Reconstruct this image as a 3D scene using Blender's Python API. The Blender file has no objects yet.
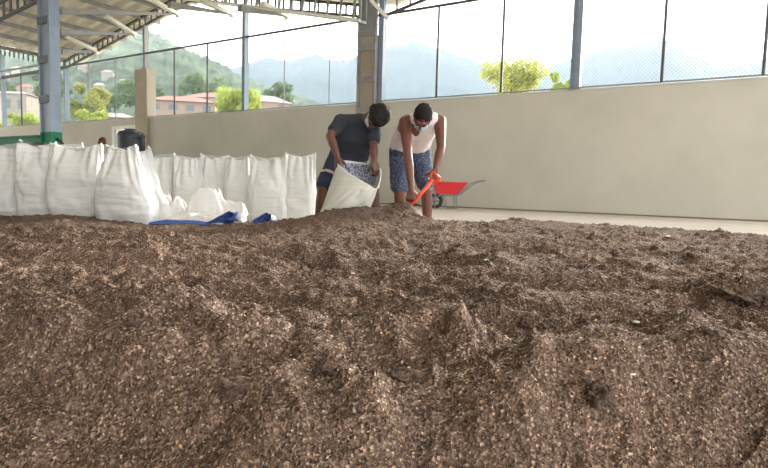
import bpy, bmesh, math, random
import numpy as np
from mathutils import Vector, Matrix, noise as mnoise

# ------------------------------------------------------------------ camera, world, sun, exposure
sc = bpy.context.scene
COL = sc.collection
F = 560.0
CAMZ = 0.52
pitch = math.atan(47 / F)
roll = math.atan(0.027)
fw = Vector((0, math.cos(pitch), -math.sin(pitch)))
R0 = Vector((1, 0, 0)); U0 = R0.cross(fw)
RX = R0 * math.cos(roll) + U0 * math.sin(roll)
UX = -R0 * math.sin(roll) + U0 * math.cos(roll)
CC = Vector((0, 0, CAMZ))
cam_d = bpy.data.cameras.new('camera'); cam = bpy.data.objects.new('camera', cam_d); COL.objects.link(cam)
cam_d.sensor_fit = 'HORIZONTAL'; cam_d.sensor_width = 36; cam_d.lens = 36 * F / 768
cam_d.clip_start = 0.02; cam_d.clip_end = 6000
cam.matrix_world = Matrix(((RX.x, UX.x, -fw.x, 0), (RX.y, UX.y, -fw.y, 0), (RX.z, UX.z, -fw.z, CAMZ), (0, 0, 0, 1)))
sc.camera = cam

world = bpy.data.worlds.new('hazy_sky'); sc.world = world; world.use_nodes = True
wn = world.node_tree; bg = wn.nodes['Background']
bg.inputs[0].default_value = (1.0, 0.985, 0.975, 1)
bg.inputs[1].default_value = 4.9
sd = bpy.data.lights.new('sun', 'SUN'); sd.energy = 18; sd.angle = math.radians(16); sd.color = (1, .955, .88)
sun = bpy.data.objects.new('sun', sd); COL.objects.link(sun)
SUN_FROM = Vector((0.50, 0.75, 0.28)).normalized()
sun.rotation_euler = SUN_FROM.to_track_quat('Z', 'Y').to_euler()
sun.location = (10, 20, 40)
sc.view_settings.view_transform = 'Standard'; sc.view_settings.look = 'None'
sc.view_settings.gamma = 1; sc.view_settings.use_curve_mapping = False
sc.view_settings.exposure = 0.2
try:
    sc.cycles.volume_bounces = 2
    sc.cycles.max_bounces = 8
    sc.cycles.diffuse_bounces = 5
    sc.cycles.volume_max_steps = 64
except Exception:
    pass


# ------------------------------------------------------------------ placing helpers
def P(x, y, depth):
    """point seen at (x, y) of the 768x468 frame, at a distance along the view axis"""
    return CC + (fw + RX * ((x - 384) / F) + UX * ((234 - y) / F)) * depth


WA = Vector((-14.807, 26.035, 0)); WD = Vector((0.85126, -0.52474, 0)); WN = Vector((0.52474, 0.85126, 0))


def W(s, o, z):
    """hall coordinates: s along the far wall, o from the wall towards the camera, z up"""
    return WA + WD * s - WN * o + Vector((0, 0, z))


def on_floor(x, y, z=0.0):
    r = P(x, y, 1) - CC
    return CC + r * ((z - CAMZ) / r.z)


# ------------------------------------------------------------------ materials
MATS = {}


def lin(c):
    return tuple(((v / 255) / 12.92 if v / 255 <= .04045 else ((v / 255 + .055) / 1.055) ** 2.4) for v in c) + (1,)


def mat(name, rgb, rough=.7, metal=0, var=.12, scale=6.0, bump=0.0, bscale=40.0, detail=6, spec=.3, trans=0.0, rgb2=None, obj=True):
    if name in MATS: return MATS[name]
    m = bpy.data.materials.new(name); m.use_nodes = True; MATS[name] = m
    n = m.node_tree.nodes; l = m.node_tree.links
    b = n['Principled BSDF']
    b.inputs['Roughness'].default_value = rough; b.inputs['Metallic'].default_value = metal
    b.inputs['Specular IOR Level'].default_value = spec
    tc = n.new('ShaderNodeTexCoord'); nz = n.new('ShaderNodeTexNoise'); nz.inputs['Scale'].default_value = scale
    nz.inputs['Detail'].default_value = detail; nz.inputs['Roughness'].default_value = .6
    l.new(tc.outputs['Object'], nz.inputs['Vector'])
    cr = n.new('ShaderNodeValToRGB'); c = lin(rgb)
    c2 = lin(rgb2) if rgb2 else tuple(v * (1 - var * 2) for v in c[:3]) + (1,)
    cr.color_ramp.elements[0].color = c2; cr.color_ramp.elements[0].position = .3
    cr.color_ramp.elements[1].color = tuple(min(1, v * (1 + var * .5)) for v in c[:3]) + (1,); cr.color_ramp.elements[1].position = .65
    l.new(nz.outputs['Fac'], cr.inputs[0]); l.new(cr.outputs[0], b.inputs['Base Color'])
    if bump:
        n2 = n.new('ShaderNodeTexNoise'); n2.inputs['Scale'].default_value = bscale; n2.inputs['Detail'].default_value = 4
        l.new(tc.outputs['Object'], n2.inputs['Vector'])
        bp = n.new('ShaderNodeBump'); bp.inputs['Strength'].default_value = bump; bp.inputs['Distance'].default_value = .01
        l.new(n2.outputs['Fac'], bp.inputs['Height']); l.new(bp.outputs[0], b.inputs['Normal'])
    if trans:
        tr = n.new('ShaderNodeBsdfTranslucent'); mx = n.new('ShaderNodeMixShader'); mx.inputs[0].default_value = trans
        l.new(cr.outputs[0], tr.inputs[0]); l.new(b.outputs[0], mx.inputs[1]); l.new(tr.outputs[0], mx.inputs[2])
        l.new(mx.outputs[0], n['Material Output'].inputs[0])
    return m


# ------------------------------------------------------------------ mesh helpers
class MB:
    def __init__(s): s.v = []; s.f = []

    def add(s, vs, fs):
        k = len(s.v); s.v += [tuple(v) for v in vs]; s.f += [tuple(i + k for i in f) for f in fs]; return s

    def hexa(s, a):  # 8 corners: bottom 4 then top 4
        return s.add(a, [(0, 3, 2, 1), (4, 5, 6, 7), (0, 1, 5, 4), (1, 2, 6, 5), (2, 3, 7, 6), (3, 0, 4, 7)])

    def wbox(s, s0, s1, o0, o1, z0, z1):
        return s.hexa([W(s0, o0, z0), W(s1, o0, z0), W(s1, o1, z0), W(s0, o1, z0), W(s0, o0, z1), W(s1, o0, z1), W(s1, o1, z1), W(s0, o1, z1)])

    def box(s, x0, x1, y0, y1, z0, z1):
        return s.hexa([(x0, y0, z0), (x1, y0, z0), (x1, y1, z0), (x0, y1, z0), (x0, y0, z1), (x1, y0, z1), (x1, y1, z1), (x0, y1, z1)])

    def beam(s, a, b, w, h, up=Vector((0, 0, 1))):
        a = Vector(a); b = Vector(b); d = (b - a).normalized()
        if abs(d.dot(up)) > .98: up = WN
        x = d.cross(up).normalized() * (w / 2); y = x.cross(d).normalized() * (h / 2)
        return s.hexa([a - x - y, a + x - y, b + x - y, b - x - y, a - x + y, a + x + y, b + x + y, b - x + y])

    def tube(s, pts, r, n=10, cap=True):
        pts = [Vector(p) for p in pts]; rs = r if isinstance(r, (list, tuple)) else [r] * len(pts)
        rings = []; ref = Vector((0, 0, 1))
        for i, p in enumerate(pts):
            t = (pts[min(i + 1, len(pts) - 1)] - pts[max(i - 1, 0)]).normalized()
            if abs(t.dot(ref)) > .95: ref = Vector((1, 0, 0))
            x = t.cross(ref).normalized(); y = x.cross(t)
            ref = y.copy() if i == 0 else ref
            rings.append([p + (x * math.cos(2 * math.pi * k / n) + y * math.sin(2 * math.pi * k / n)) * rs[i] for k in range(n)])
        k0 = [v for rg in rings for v in rg]; fs = []
        for i in range(len(pts) - 1):
            for k in range(n):
                fs.append((i * n + k, i * n + (k + 1) % n, (i + 1) * n + (k + 1) % n, (i + 1) * n + k))
        if cap: fs += [tuple(range(n))[::-1], tuple((len(pts) - 1) * n + k for k in range(n))]
        return s.add(k0, fs)

    def lathe(s, c, prof, n=24):  # prof: (r, z)
        c = Vector(c); vs = [c + Vector((r * math.cos(2 * math.pi * k / n), r * math.sin(2 * math.pi * k / n), z)) for r, z in prof for k in range(n)]
        fs = [(i * n + k, i * n + (k + 1) % n, (i + 1) * n + (k + 1) % n, (i + 1) * n + k) for i in range(len(prof) - 1) for k in range(n)]
        fs += [tuple(range(n))[::-1], tuple((len(prof) - 1) * n + k for k in range(n))]
        return s.add(vs, fs)

    def build(s, name, m, parent=None, smooth=False, bevel=0, org=None):
        me = bpy.data.meshes.new(name)
        o = org if org is not None else (parent.location if parent is not None and parent.parent is None else (parent['_o'] if parent is not None else None))
        if o is None: o = Vector((0, 0, 0))
        o = Vector(o)
        me.from_pydata([(v[0] - o.x, v[1] - o.y, v[2] - o.z) for v in s.v], [], s.f)
        me.update()
        if smooth: me.polygons.foreach_set('use_smooth', [True] * len(me.polygons))
        me.materials.append(m)
        ob = bpy.data.objects.new(name, me); COL.objects.link(ob)
        if parent is not None: ob.parent = parent
        else: ob.location = o
        ORG[ob.name] = o
        if bevel:
            bv = ob.modifiers.new('bevel', 'BEVEL'); bv.width = bevel; bv.segments = 2; bv.limit_method = 'ANGLE'
        return ob


ORG = {}


def sub(mb, name, m, part, root, **k):
    """a piece of a part: its mesh is kept relative to the thing's base"""
    ob = mb.build(name, m, org=root.location, **k); ob.location = (0, 0, 0); ob.parent = part; return ob


def thing(name, label, cat, loc, group=None):
    o = bpy.data.objects.new(name, None); COL.objects.link(o); o.location = loc; o.empty_display_size = .1
    return tag(o, label, cat, group)


def tag(o, label, cat, group=None, kind=None):
    o['label'] = label; o['category'] = cat
    if group: o['group'] = group
    if kind: o['kind'] = kind
    return o


def struct(o):
    o['kind'] = 'structure'; return o


def mesh_np(name, V, Fq, m, smooth=True):
    me = bpy.data.meshes.new(name)
    V = np.asarray(V, dtype=np.float32); Fq = np.asarray(Fq, dtype=np.int32)
    k = Fq.shape[1]
    me.vertices.add(len(V)); me.vertices.foreach_set('co', V.ravel())
    me.loops.add(Fq.size); me.loops.foreach_set('vertex_index', Fq.ravel())
    me.polygons.add(len(Fq)); me.polygons.foreach_set('loop_start', np.arange(0, Fq.size, k, dtype=np.int32))
    try: me.polygons.foreach_set('loop_total', np.full(len(Fq), k, dtype=np.int32))
    except Exception: pass
    me.update(calc_edges=True)
    if smooth: me.polygons.foreach_set('use_smooth', np.ones(len(Fq), dtype=bool))
    me.materials.append(m)
    ob = bpy.data.objects.new(name, me); COL.objects.link(ob)
    return ob


# value noise in numpy
def _hash(ix, iy, seed):
    h = (ix.astype(np.int64) * 374761393 + iy.astype(np.int64) * 668265263 + seed * 1442695041) & 0xffffffff
    h = ((h ^ (h >> 13)) * 1274126177) & 0xffffffff
    h = (h ^ (h >> 16)) & 0xffffffff
    return h / 4294967295.0


def vn(x, y, seed=0):
    x = np.asarray(x, dtype=float); y = np.asarray(y, dtype=float)
    ix = np.floor(x); iy = np.floor(y); fx = x - ix; fy = y - iy
    fx = fx * fx * fx * (fx * (fx * 6 - 15) + 10); fy = fy * fy * fy * (fy * (fy * 6 - 15) + 10)
    a = _hash(ix, iy, seed); b = _hash(ix + 1, iy, seed); c = _hash(ix, iy + 1, seed); d = _hash(ix + 1, iy + 1, seed)
    return (a + (b - a) * fx) * (1 - fy) + (c + (d - c) * fx) * fy


def sstep(a, b, x):
    t = np.clip((x - a) / (b - a), 0, 1); return t * t * (3 - 2 * t)


# ------------------------------------------------------------------ the heap's surface
CR_X = [-400, 0, 50, 100, 150, 220, 260, 300, 340, 384, 440, 480, 520, 560, 640, 700, 768, 900, 1200]
CR_D = [5.1, 5.2, 5.2, 5.2, 5.1, 5.2, 5.2, 5.15, 5.1, 5.0, 4.2, 4.45, 4.8, 4.65, 4.3, 3.85, 3.4, 3.1, 3.0]
PLX = [-400, 0, 62, 110, 150, 220, 260, 300, 340, 400]
PLZ = [.14, .14, .185, .15, .125, .14, .165, .2, .235, .262]
BUMPS = [(-.05, 4.75, .55, .28, .075), (-.45, 4.6, .35, .25, .03), (.95, 1.42, .16, .11, .032), (1.45, 3.2, .3, .16, .035), (.17, 4.72, .12, .09, .05),
         (-.12, 1.12, .16, .05, .028), (-.33, 1.32, .26, .07, .03), (-.62, 1.02, .2, .09, .03), (.33, 1.0, .25, .07, -.02),
         (.52, .92, .2, .07, .022), (-.15, .86, .16, .05, .012), (.8, 1.0, .2, .08, .022), (-.75, 1.7, .3, .12, .022), (-.3, 1.9, .3, .07, .018), (.6, 1.75, .25, .08, .018),
         (-1.9, 3.5, .5, .2, .02), (-.9, 2.3, .25, .1, .02), (.3, 2.4, .25, .09, .015), (.15, .95, .12, .06, .02)]

# raked crests: steep towards the camera side, gentle behind (x, y, half width, height), metres
CRESTS = []
for px_, py_, w_, h_ in ((189, 322, 95, .034), (155, 263, 40, .022), (118, 293, 80, .026), (34, 338, 100, .034), (143, 352, 70, .026), (303, 331, 85, .032), (240, 312, 85, .028), (322, 364, 85, .030),
                         (366, 336, 60, .028), (275, 387, 90, .026), (418, 331, 90, .032), (470, 345, 60, .026), (556, 364, 90, .032), (640, 372, 130, .028), (727, 364, 90, .030), (601, 408, 50, .022),
                         (458, 384, 80, .026), (727, 298, 60, .034), (260, 285, 60, .018), (60, 285, 70, .020), (340, 300, 60, .020), (520, 310, 80, .018), (640, 318, 90, .016), (90, 392, 100, .026),
                         (200, 300, 50, .018), (400, 290, 60, .016), (600, 345, 80, .020), (690, 338, 70, .020), (10, 300, 60, .020), (375, 380, 60, .024), (540, 398, 80, .022), (700, 405, 90, .024),
                         (210, 250, 40, .014), (470, 268, 60, .014), (570, 280, 60, .014), (300, 262, 50, .014), (100, 250, 60, .016), (380, 250, 60, .012)):
    q_ = on_floor(px_, py_, .265); CRESTS.append((q_.x, q_.y, w_ / 2 * q_.y / F, h_ * (.55 + .45 * min(1, 1.3 / q_.y)) * .9, .016 + .018 * q_.y, .05 + .04 * q_.y))


def hz(x, y, fine=True):
    x = np.asarray(x, dtype=float); y = np.asarray(y, dtype=float)
    px = 384 + F * x / np.maximum(y, .05)
    rc = np.interp(px, CR_X, CR_D)
    rc = rc + (vn(x * 1.7, y * 1.7, 3) - .5) * .3
    wid = np.interp(px, [0, 330, 460, 768], [.8, .8, .8, .7])
    top = .262 + (np.interp(px, PLX, PLZ) - .262) * sstep(1.9, 4.7, y)
    # near face: the heap runs down to the floor at the camera
    rb = np.interp(px, [-300, 0, 150, 300, 380, 450, 600, 768, 1000], [.95, .93, .86, .70, .70, .78, .82, .86, .9]) + (vn(x * 4 + 7, y * .1, 5) - .5) * .07
    e = 1 - sstep(rc, rc + wid, y)
    near = np.clip(rb - y, 0, 2)
    z = top * e - near * .70 - np.minimum(near, .08) * near * 2
    amp = e * sstep(.30, .7, y)
    far = sstep(1.7, 3.0, y)
    wx = x + (vn(x * 3, y * 3, 11) - .5) * .25; wy = y + (vn(x * 3, y * 3, 12) - .5) * .2
    def rot(a, kx, ky):
        c_, s_ = math.cos(a), math.sin(a)
        return (wx * c_ + wy * s_) * kx, (-wx * s_ + wy * c_) * ky
    r1 = 1 - np.abs(vn(*rot(.22, 2.1, 6.2), 21) * 2 - 1) ** 1.3
    r1 = .6 * r1 + .4 * (1 - np.abs(vn(*rot(-.35, 2.9, 8.0), 24) * 2 - 1))
    r2 = .6 * (1 - np.abs(vn(*rot(.5, 6.0, 13.0), 22) * 2 - 1)) + .4 * vn(*rot(-.6, 11, 14), 25)
    nearq = sstep(.45, .95, y)
    z = z - .02 * (1 - e)
    z = z + amp * ((r1 - .5) * .058 * (1 - far * .7) * (.3 + .7 * nearq) + (r2 - .5) * .030 * (1 - far * .3) * (.5 + .5 * nearq))
    r3 = .5 * (1 - np.abs(vn(*rot(.15, 13.0, 30.0), 27) * 2 - 1)) + .5 * (1 - np.abs(vn(*rot(-.3, 16.0, 36.0), 28) * 2 - 1))
    z = z + amp * ((r3 - .5) * .010 + np.clip(r3 - .74, 0, 1) * .04)
    z = z + amp * ((vn(x * 1.1, y * 1.6, 31) - .5) * .03 + (vn(wx * 17, wy * 22, 33) - .5) * .012)
    for bx, by, sx, sy, h in BUMPS:
        z = z + h * np.exp(-((x - bx) / sx) ** 2 - ((y - by) / sy) ** 2)
    cw = (vn(x * 9, y * 3, 61) - .5) * .07 + (vn(x * 30, y * 9, 62) - .5) * .025
    for bx, by, sx, h, s1, s2 in CRESTS:
        dx = (x - bx) / sx; m_ = np.abs(dx) < 2.0
        dy = (y - by) + cw * (1 if by < 1.6 else 1.4) + dx * dx * s1 * 1.5
        g_ = np.where(dy < 0, np.exp(-(dy / s1) ** 2), np.exp(-(dy / s2) ** 2))
        z = z + np.where(m_, h * np.exp(-dx ** 2 * 1.2) * g_, 0)
    if fine:
        z = z + e * ((vn(x * 45, y * 45, 41) - .5) * .008 + (vn(x * 110, y * 110, 42) - .5) * .0045)
        cl = np.clip(vn(wx * 9, wy * 9, 51) - .72, 0, 1) * vn(x * 60, y * 60, 52)
        z = z + amp * cl * .10
    return z


def hzs(x, y): return float(hz(np.array([x]), np.array([y]), False)[0])


# ------------------------------------------------------------------ structure: floor, wall, posts, roof
M_conc = mat('concrete_floor', (206, 200, 190), .75, var=.06, scale=1.2, bump=.15, bscale=30)
M_wall = mat('wall_render', (186, 184, 174), .9, var=.05, scale=.7, bump=.15, bscale=25, rgb2=(176, 175, 163))
M_batten = mat('batten_grey', (92, 100, 112), .6)
M_blue = mat('blue_grey_paint', (126, 142, 160), .45, var=.08, scale=3)
M_steel = mat('grey_steel', (134, 136, 138), .5, var=.1, scale=3)
M_dark = mat('dark_steel', (82, 84, 86), .55, var=.1, scale=3)
M_white = mat('white_steel', (214, 214, 208), .5, var=.05, scale=3)
M_tan = mat('tan_plaster', (166, 156, 140), .9, var=.05, scale=2)
M_green = mat('green_paint', (20, 112, 80), .65, var=.1, scale=4)
M_deck = mat('roof_sheet', (206, 200, 190), .6, var=.1, scale=1.5)
M_wire = mat('fence_wire', (96, 112, 122), .5, var=.05, scale=3)

fl = MB().add([W(-40, .0, 0), W(45, .0, 0), W(45, 45, 0), W(-40, 45, 0), W(-40, .0, -.2), W(45, .0, -.2), W(45, 45, -.2), W(-40, 45, -.2)],
              [(0, 3, 2, 1), (4, 5, 6, 7), (0, 1, 5, 4), (1, 2, 6, 5), (2, 3, 7, 6), (3, 0, 4, 7)])
struct(fl.build('floor', M_conc))
WH = 3.01
DS0, DS1, DZ = 3.72, 5.35, 2.76
wl = MB()
for a, b, z0, z1 in ((-22, DS0, 0, WH), (DS0, DS1, DZ, WH), (DS1, 38, 0, WH)):
    wl.wbox(a, b, 0, -.16, z0, z1)
struct(wl.build('wall_back', M_wall))
struct(MB().wbox(-17, 34.2, 34.2, 34, 0, 7.9).build('added_front_wall', M_wall))  # unseen end wall added behind the camera to hold back frontal light
cp = MB(); cp.wbox(-22, 38, .015, -.175, WH, WH + .035)
struct(cp.build('trim_1', M_wall))
struct(MB().wbox(DS1 + .2, 38, .012, 0, 0, .035).build('wall_foot_strip', mat('brown_strip', (120, 104, 88), .95)))  # thin brown strip, darker than the wall, along its foot
# doorway frame
dr = thing('door_1', '', '', W(DS0, 0, 0))
del dr['label']; del dr['category']; struct(dr)
MB().wbox(DS0 - .02, DS0 + .22, .05, -.2, 0, DZ).build('door_frame', M_white, dr)
MB().wbox(DS0 + .22, DS1, .05, -.2, DZ - .14, DZ + .02).build('door_frame', M_white, dr)
MB().wbox(DS0 + .24, DS0 + .32, .09, .05, 0, DZ - .14).build('door_track', M_blue, dr)
# tan pilasters on the wall line
for i, (s0, s1, zt, oo) in enumerate(((5.42, 6.18, 4.97, .12), (16.34, 17.0, 5.02, .05))):
    p = MB().wbox(s0, s1, oo, -.3, 0.02, zt)
    struct(p.build('trim_%d' % (i + 2), M_tan))

# posts of the wall line
POSTS = [-5.7, .1, 5.9, 11.45, 17.12, 22.8, 28.5]
P_LAB = {-5.7: 'blue steel post on the wall at the far left edge, behind the big column',
         .1: 'thin blue-grey steel post on the wall just right of the big green-footed column',
         5.9: 'short steel post standing on top of the tan pillar above the doorway',
         11.45: 'slim blue steel post rising from the wall behind the white sack row',
         17.12: 'pale blue round-edged post beside the tan banded pillar above the men',
         22.8: 'thick blue steel post on the wall right of the yellow-green tree',
         28.5: 'blue steel post on the wall beyond the right picture edge'}


def eave(s):
    """height of the underside of the gable truss above the wall at s"""
    t = (s - .1) / 17.0; t = t - math.floor(t)
    return 5.46 + 1.74 * (1 - abs(t - .5) * 2)


for s in POSTS:
    if s > 23: w, zt = .13, 6.6
    elif abs(s - 22.8) < .1: w, zt = .12, eave(s)
    else: w, zt = .09, eave(s) + .02
    if s == 17.12: w, zt = .1, 6.2
    z0 = WH + .035 if s != 5.9 else 4.97
    t = thing('steel_post', P_LAB[s], 'post', W(s, .0, z0))
    MB().wbox(s - w, s - w * .1, .02, -.1, z0, zt).build('flange', M_blue, t)
    MB().wbox(s - w * .1, s + w, .06, -.14, z0, zt).build('web', M_steel if s == 5.9 else M_blue, t)
    MB().wbox(s - w - .05, s + w + .05, .09, -.15, z0, z0 + .03).build('base_plate', M_steel, t)

# chain-link fence, one section per bay
F_LAB = ['beyond the big column at the far left', 'with hillside houses behind, left of the tan pillar', 'in front of the green hill and red-roofed house',
         'left of the banded tan pillar, blue ridge behind', 'in front of the pale leafy tree', 'at the right end with low hazy hills behind']
RZ = 5.58
for i in range(6):
    s0, s1 = POSTS[i], POSTS[i + 1]
    t = thing('chain_link_fence', 'chain-link fence panel on the wall ' + F_LAB[i], 'fence', W(s0, 0, WH + .035), 'fence panels along the back wall')
    z0, z1 = WH + .06, RZ
    per = .088; h = z1 - z0; a0, a1 = s0 + .1, s1 - .1
    m = MB(); ww = .0046
    k = a0 - h
    while k < a1 + h:
        for sg in (1, -1):
            sa, sb = (k, k + h) if sg > 0 else (k, k - h)
            za, zb = z0, z1
            # clip
            lo, hi = max(min(sa, sb), a0), min(max(sa, sb), a1)
            if hi - lo < .02: continue
            g = (zb - za) / (sb - sa)
            q0 = (lo, za + (lo - sa) * g); q1 = (hi, za + (hi - sa) * g)
            A = W(q0[0], .015 if sg > 0 else .022, q0[1]); B = W(q1[0], .015 if sg > 0 else .022, q1[1])
            dd = (B - A).normalized(); u = dd.cross(WN).normalized() * ww; v = WN * ww
            m.add([A + u, A - u * .6 + v, A - u * .6 - v, B + u, B - u * .6 + v, B - u * .6 - v], [(0, 1, 4, 3), (1, 2, 5, 4), (2, 0, 3, 5)])
        k += per
    m.build('wire_mesh', M_wire, t)['kind'] = 'stuff'
    MB().tube([W(s0, .02, RZ), W(s1, .02, RZ)], .042, 8).build('top_rail', M_dark, t)
    MB().tube([W(s0 + .1, .02, z0 + .01), W(s1 - .1, .02, z0 + .01)], .022, 8).build('bottom_rail', M_steel, t)
    for q in (1, 2):
        sq = s0 + (s1 - s0) * q / 3
        if i == 5: sq = s0 + 1.93 * q
        rr = .034 if (i, q) not in ((3, 1), (3, 2), (1, 1), (1, 2)) else .02
        MB().tube([W(sq, .02, z0), W(sq, .02, RZ)], rr, 8).build('fence_post', M_dark if rr > .03 else M_steel, t)


# gable trusses on the wall line and just inside it
def truss(label, s0, s1, o, zfun, dfun, n, m_b, m_t, m_s, w=.08, slant=.0, double=False, half_ridge=True, group='roof trusses'):
    t = thing('roof_truss', label, 'roof truss', W(s0, o, zfun(s0)), group)
    ks = [s0, s1]
    if s0 < 8.6 < s1: ks = [s0, 8.6, s1]
    for a, b in zip(ks[:-1], ks[1:]):
        MB().beam(W(a, o, zfun(a) + .03), W(b, o, zfun(b) + .03), w, .07).build('bottom_chord', m_b, t)
        MB().beam(W(a, o, zfun(a) + dfun(a)), W(b, o, zfun(b) + dfun(b)), w * 1.3, .08).build('top_chord', m_t, t)
    for i in range(n + 1):
        s = s0 + (s1 - s0) * i / n
        s2 = min(max(s + slant, s0), s1)
        MB().beam(W(s, o, zfun(s) + .03), W(s2, o, zfun(s2) + dfun(s2)), .05, .05).build('strut', m_s, t)
        if double:
            sx = min(s + (s1 - s0) / n * .5, s1)
            MB().beam(W(sx, o + .28, zfun(sx) + .03), W(min(sx + slant * .6, s1), o + .28, zfun(min(sx + slant * .6, s1)) + dfun(sx)), .05, .06).build('strut', m_t, t)
    if double:
        for a, b in zip(ks[:-1], ks[1:]):
            MB().beam(W(a, o + .28, zfun(a) + .02), W(b, o + .28, zfun(b) + .02), .12, .06).build('bottom_chord', M_white, t)
            MB().beam(W(a, o + .28, zfun(a) + dfun(a)), W(b, o + .28, zfun(b) + dfun(b)), .1, .08).build('top_chord', m_t, t)
    return t


truss('slender open-web gable truss resting on the wall posts', .15, 16.9, .0, eave, lambda s: .36 + .05 * (1 - abs(s - 8.6) / 8.6), 46, M_dark, M_dark, M_dark)
truss('open-web gable truss at the far left behind the big blue column', -16.9, .05, .0, eave, lambda s: .38, 38, M_dark, M_steel, M_dark)
truss('open-web truss rising to the top edge right of the banded pillar', 17.2, 25.0, .0, lambda s: 5.52 + (s - 17.2) * .2, lambda s: .55, 18, M_dark, M_dark, M_dark)
truss('deep double roof truss with pale bottom chord running down to the banded pillar', 8.6, 16.85, .45, lambda s: 5.26 + (16.85 - s) * .232,
      lambda s: .62 + (s - 8.6) * .03, 17, M_white, M_steel, M_steel, slant=.12, double=True)
truss('dark roof truss in the top left corner running up to the big blue column', 1.5, 11.2, 6.5, lambda s: 5.08 - (10.6 - s) * .14 if s < 10.6 else 5.08,
      lambda s: .5, 26, M_dark, M_dark, M_dark)

# roof sheets: ribbed, ribs run down the slope
def deck(s0, z0, s1, z1, o0, o1):
    n = int((o1 - o0) / .14); V = []; Fc = []
    for i in range(n + 1):
        o = o0 + (o1 - o0) * i / n
        d = .16 if (i // 2) % 2 else 0
        V += [W(s0, o, z0 + d), W(s1, o, z1 + d), W(s0, o, z0 + d + .03), W(s1, o, z1 + d + .03)]
    for i in range(n):
        a = i * 4; b = a + 4
        Fc += [(a, a + 1, b + 1, b), (a + 2, b + 2, b + 3, a + 3)]
    return MB().add(V, Fc)


OV, IN = -.9, 34.0  # sheets lengthened out of view behind the camera to cut frontal light
struct(deck(.1, 5.95, 8.6, 7.72, OV, IN).build('ceiling', M_deck))
struct(deck(17.1, 6.12, 8.6, 7.72, OV, IN).build('ceiling', M_deck))
struct(deck(17.1, 6.12, 25.6, 7.9, OV, IN).build('ceiling', M_deck))
struct(deck(34.1, 6.12, 25.6, 7.9, OV, IN).build('ceiling', M_deck))
struct(deck(.1, 5.95, -8.4, 7.72, OV, IN).build('ceiling', M_deck))
struct(deck(-16.9, 5.95, -8.4, 7.72, OV, IN).build('ceiling', M_deck))
# purlins under the sheets
PUR = 0
for sg, base in ((1, .1), (-1, .1)):
    for j in range(1, 8):
        s = base + sg * j * 1.12
        z = 5.95 + j * 1.12 * 1.77 / 8.5 - .09
        t = MB().beam(W(s, OV, z), W(s, IN, z), .07, .15).build('roof_purlin', M_steel, org=W(s, 0, z))
        tag(t, 'grey roof purlin, %s from the eave, %s' % (('first', 'second', 'third', 'fourth', 'fifth', 'sixth', 'seventh')[j - 1], 'in the bay over the doorway' if sg > 0 else 'in the bay left of the big column'), 'purlin', 'roof purlins ' + ('of the middle bay' if sg > 0 else 'of the left bay'))
# struts from the wall truss into the roof: a dark one dropping inwards, a white one rising
B_POS = ['nearest the big blue column', 'second from the big blue column', 'at the middle, above the tan pillar', 'just right of the roof ridge', 'rightmost, above the slim blue post']
for i, (s, zo, e1, e2) in enumerate(((2.64, 5.98, (1.5, 5.66), (1.36, 6.30)), (5.29, 6.38, (3.0, 5.78), (1.3, 6.80)), (7.95, 6.81, (4.4, 5.75), (1.3, 7.05)),
                                 (10.84, 6.43, (2.6, 6.05), (1.4, 6.5)), (13.41, 6.02, (2.1, 5.72), (1.2, 6.1)))):
    t = thing('roof_brace', 'pair of roof struts, one grey and one white, ' + B_POS[i], 'roof brace', W(s, 0, zo), 'roof braces at the gable truss')
    z1 = e1[1]; o1 = e1[0]
    m = MB(); a = W(s, .03, zo + .02); b = W(s, o1, z1)
    x = WD * .09
    m.hexa([a - WD * .02 - Vector((0, 0, .03)), a + WD * .02 - Vector((0, 0, .03)), b + x - Vector((0, 0, .09)), b - x - Vector((0, 0, .09)),
            a - WD * .02 + Vector((0, 0, .03)), a + WD * .02 + Vector((0, 0, .03)), b + x + Vector((0, 0, .09)), b - x + Vector((0, 0, .09))])
    m.build('lower_strut', M_steel, t)
    MB().beam(W(s, .02, zo + .03), W(s + .05, e2[0], e2[1]), .17, .12).build('upper_strut', M_white, t)
    MB().wbox(s - .07, s + .07, .06, -.02, zo - .1, zo + .12).build('gusset', M_white, t)

# banded steel column in front of the wall (above the men)
t = thing('banded_column', 'steel column with grey bands over the tan pillar above the bending men', 'column', W(16.5, .3, 0))
for s in (16.46, 17.04):
    MB().wbox(s - .035, s + .035, .24, .14, 0, 6.4).build('angle_leg', M_steel, t)
for z in (1.0, 1.9, 2.8, 3.72, 4.62, 5.0):
    MB().wbox(16.43, 17.07, .26, .23, z - .07, z + .07).build('band', M_steel, t)
MB().wbox(16.46, 17.04, .23, .14, 5.05, 6.4).build('head_plate', M_steel, t)
MB().beam(W(16.9, .3, 5.95), W(17.35, .02, 5.45), .1, .1).build('knee_brace', M_white, t)

# big blue laced column, green foot
t = thing('blue_column', 'big blue laced steel column with a green painted foot behind the sacks', 'column', W(11.1, 6.5, 0))
cs0, cs1, co0, co1 = 10.88, 11.43, 6.34, 6.60
MB().wbox(cs0, cs0 + .05, co0, co1, 1.70, 7.2).build('left_channel', M_blue, t)
MB().wbox(cs0 + .05, cs1 - .22, co1 - .09, co1 - .05, 1.70, 7.2).build('back_plate', M_blue, t)
MB().wbox(cs1 - .14, cs1, co0, co1, 1.70, 7.2).build('right_channel', M_blue, t)
for z in (.9, 1.5, 2.53, 3.53, 4.5, 5.5, 6.5):
    if z > 2: MB().wbox(cs0, cs1 - .1, co1 - .05, co1 + .015, z - .09, z + .09).build('batten', M_batten, t)
MB().wbox(cs0, cs0 + .05, co0, co1, 0, 1.70).build('green_foot', M_green, t)
MB().wbox(cs0 + .05, cs1 - .22, co1 - .09, co1 - .05, 0, 1.70).build('green_foot', M_green, t)
MB().wbox(cs1 - .14, cs1 + .005, co0 - .01, co1 + .01, 0, 1.70).build('green_foot', M_green, t)
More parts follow.
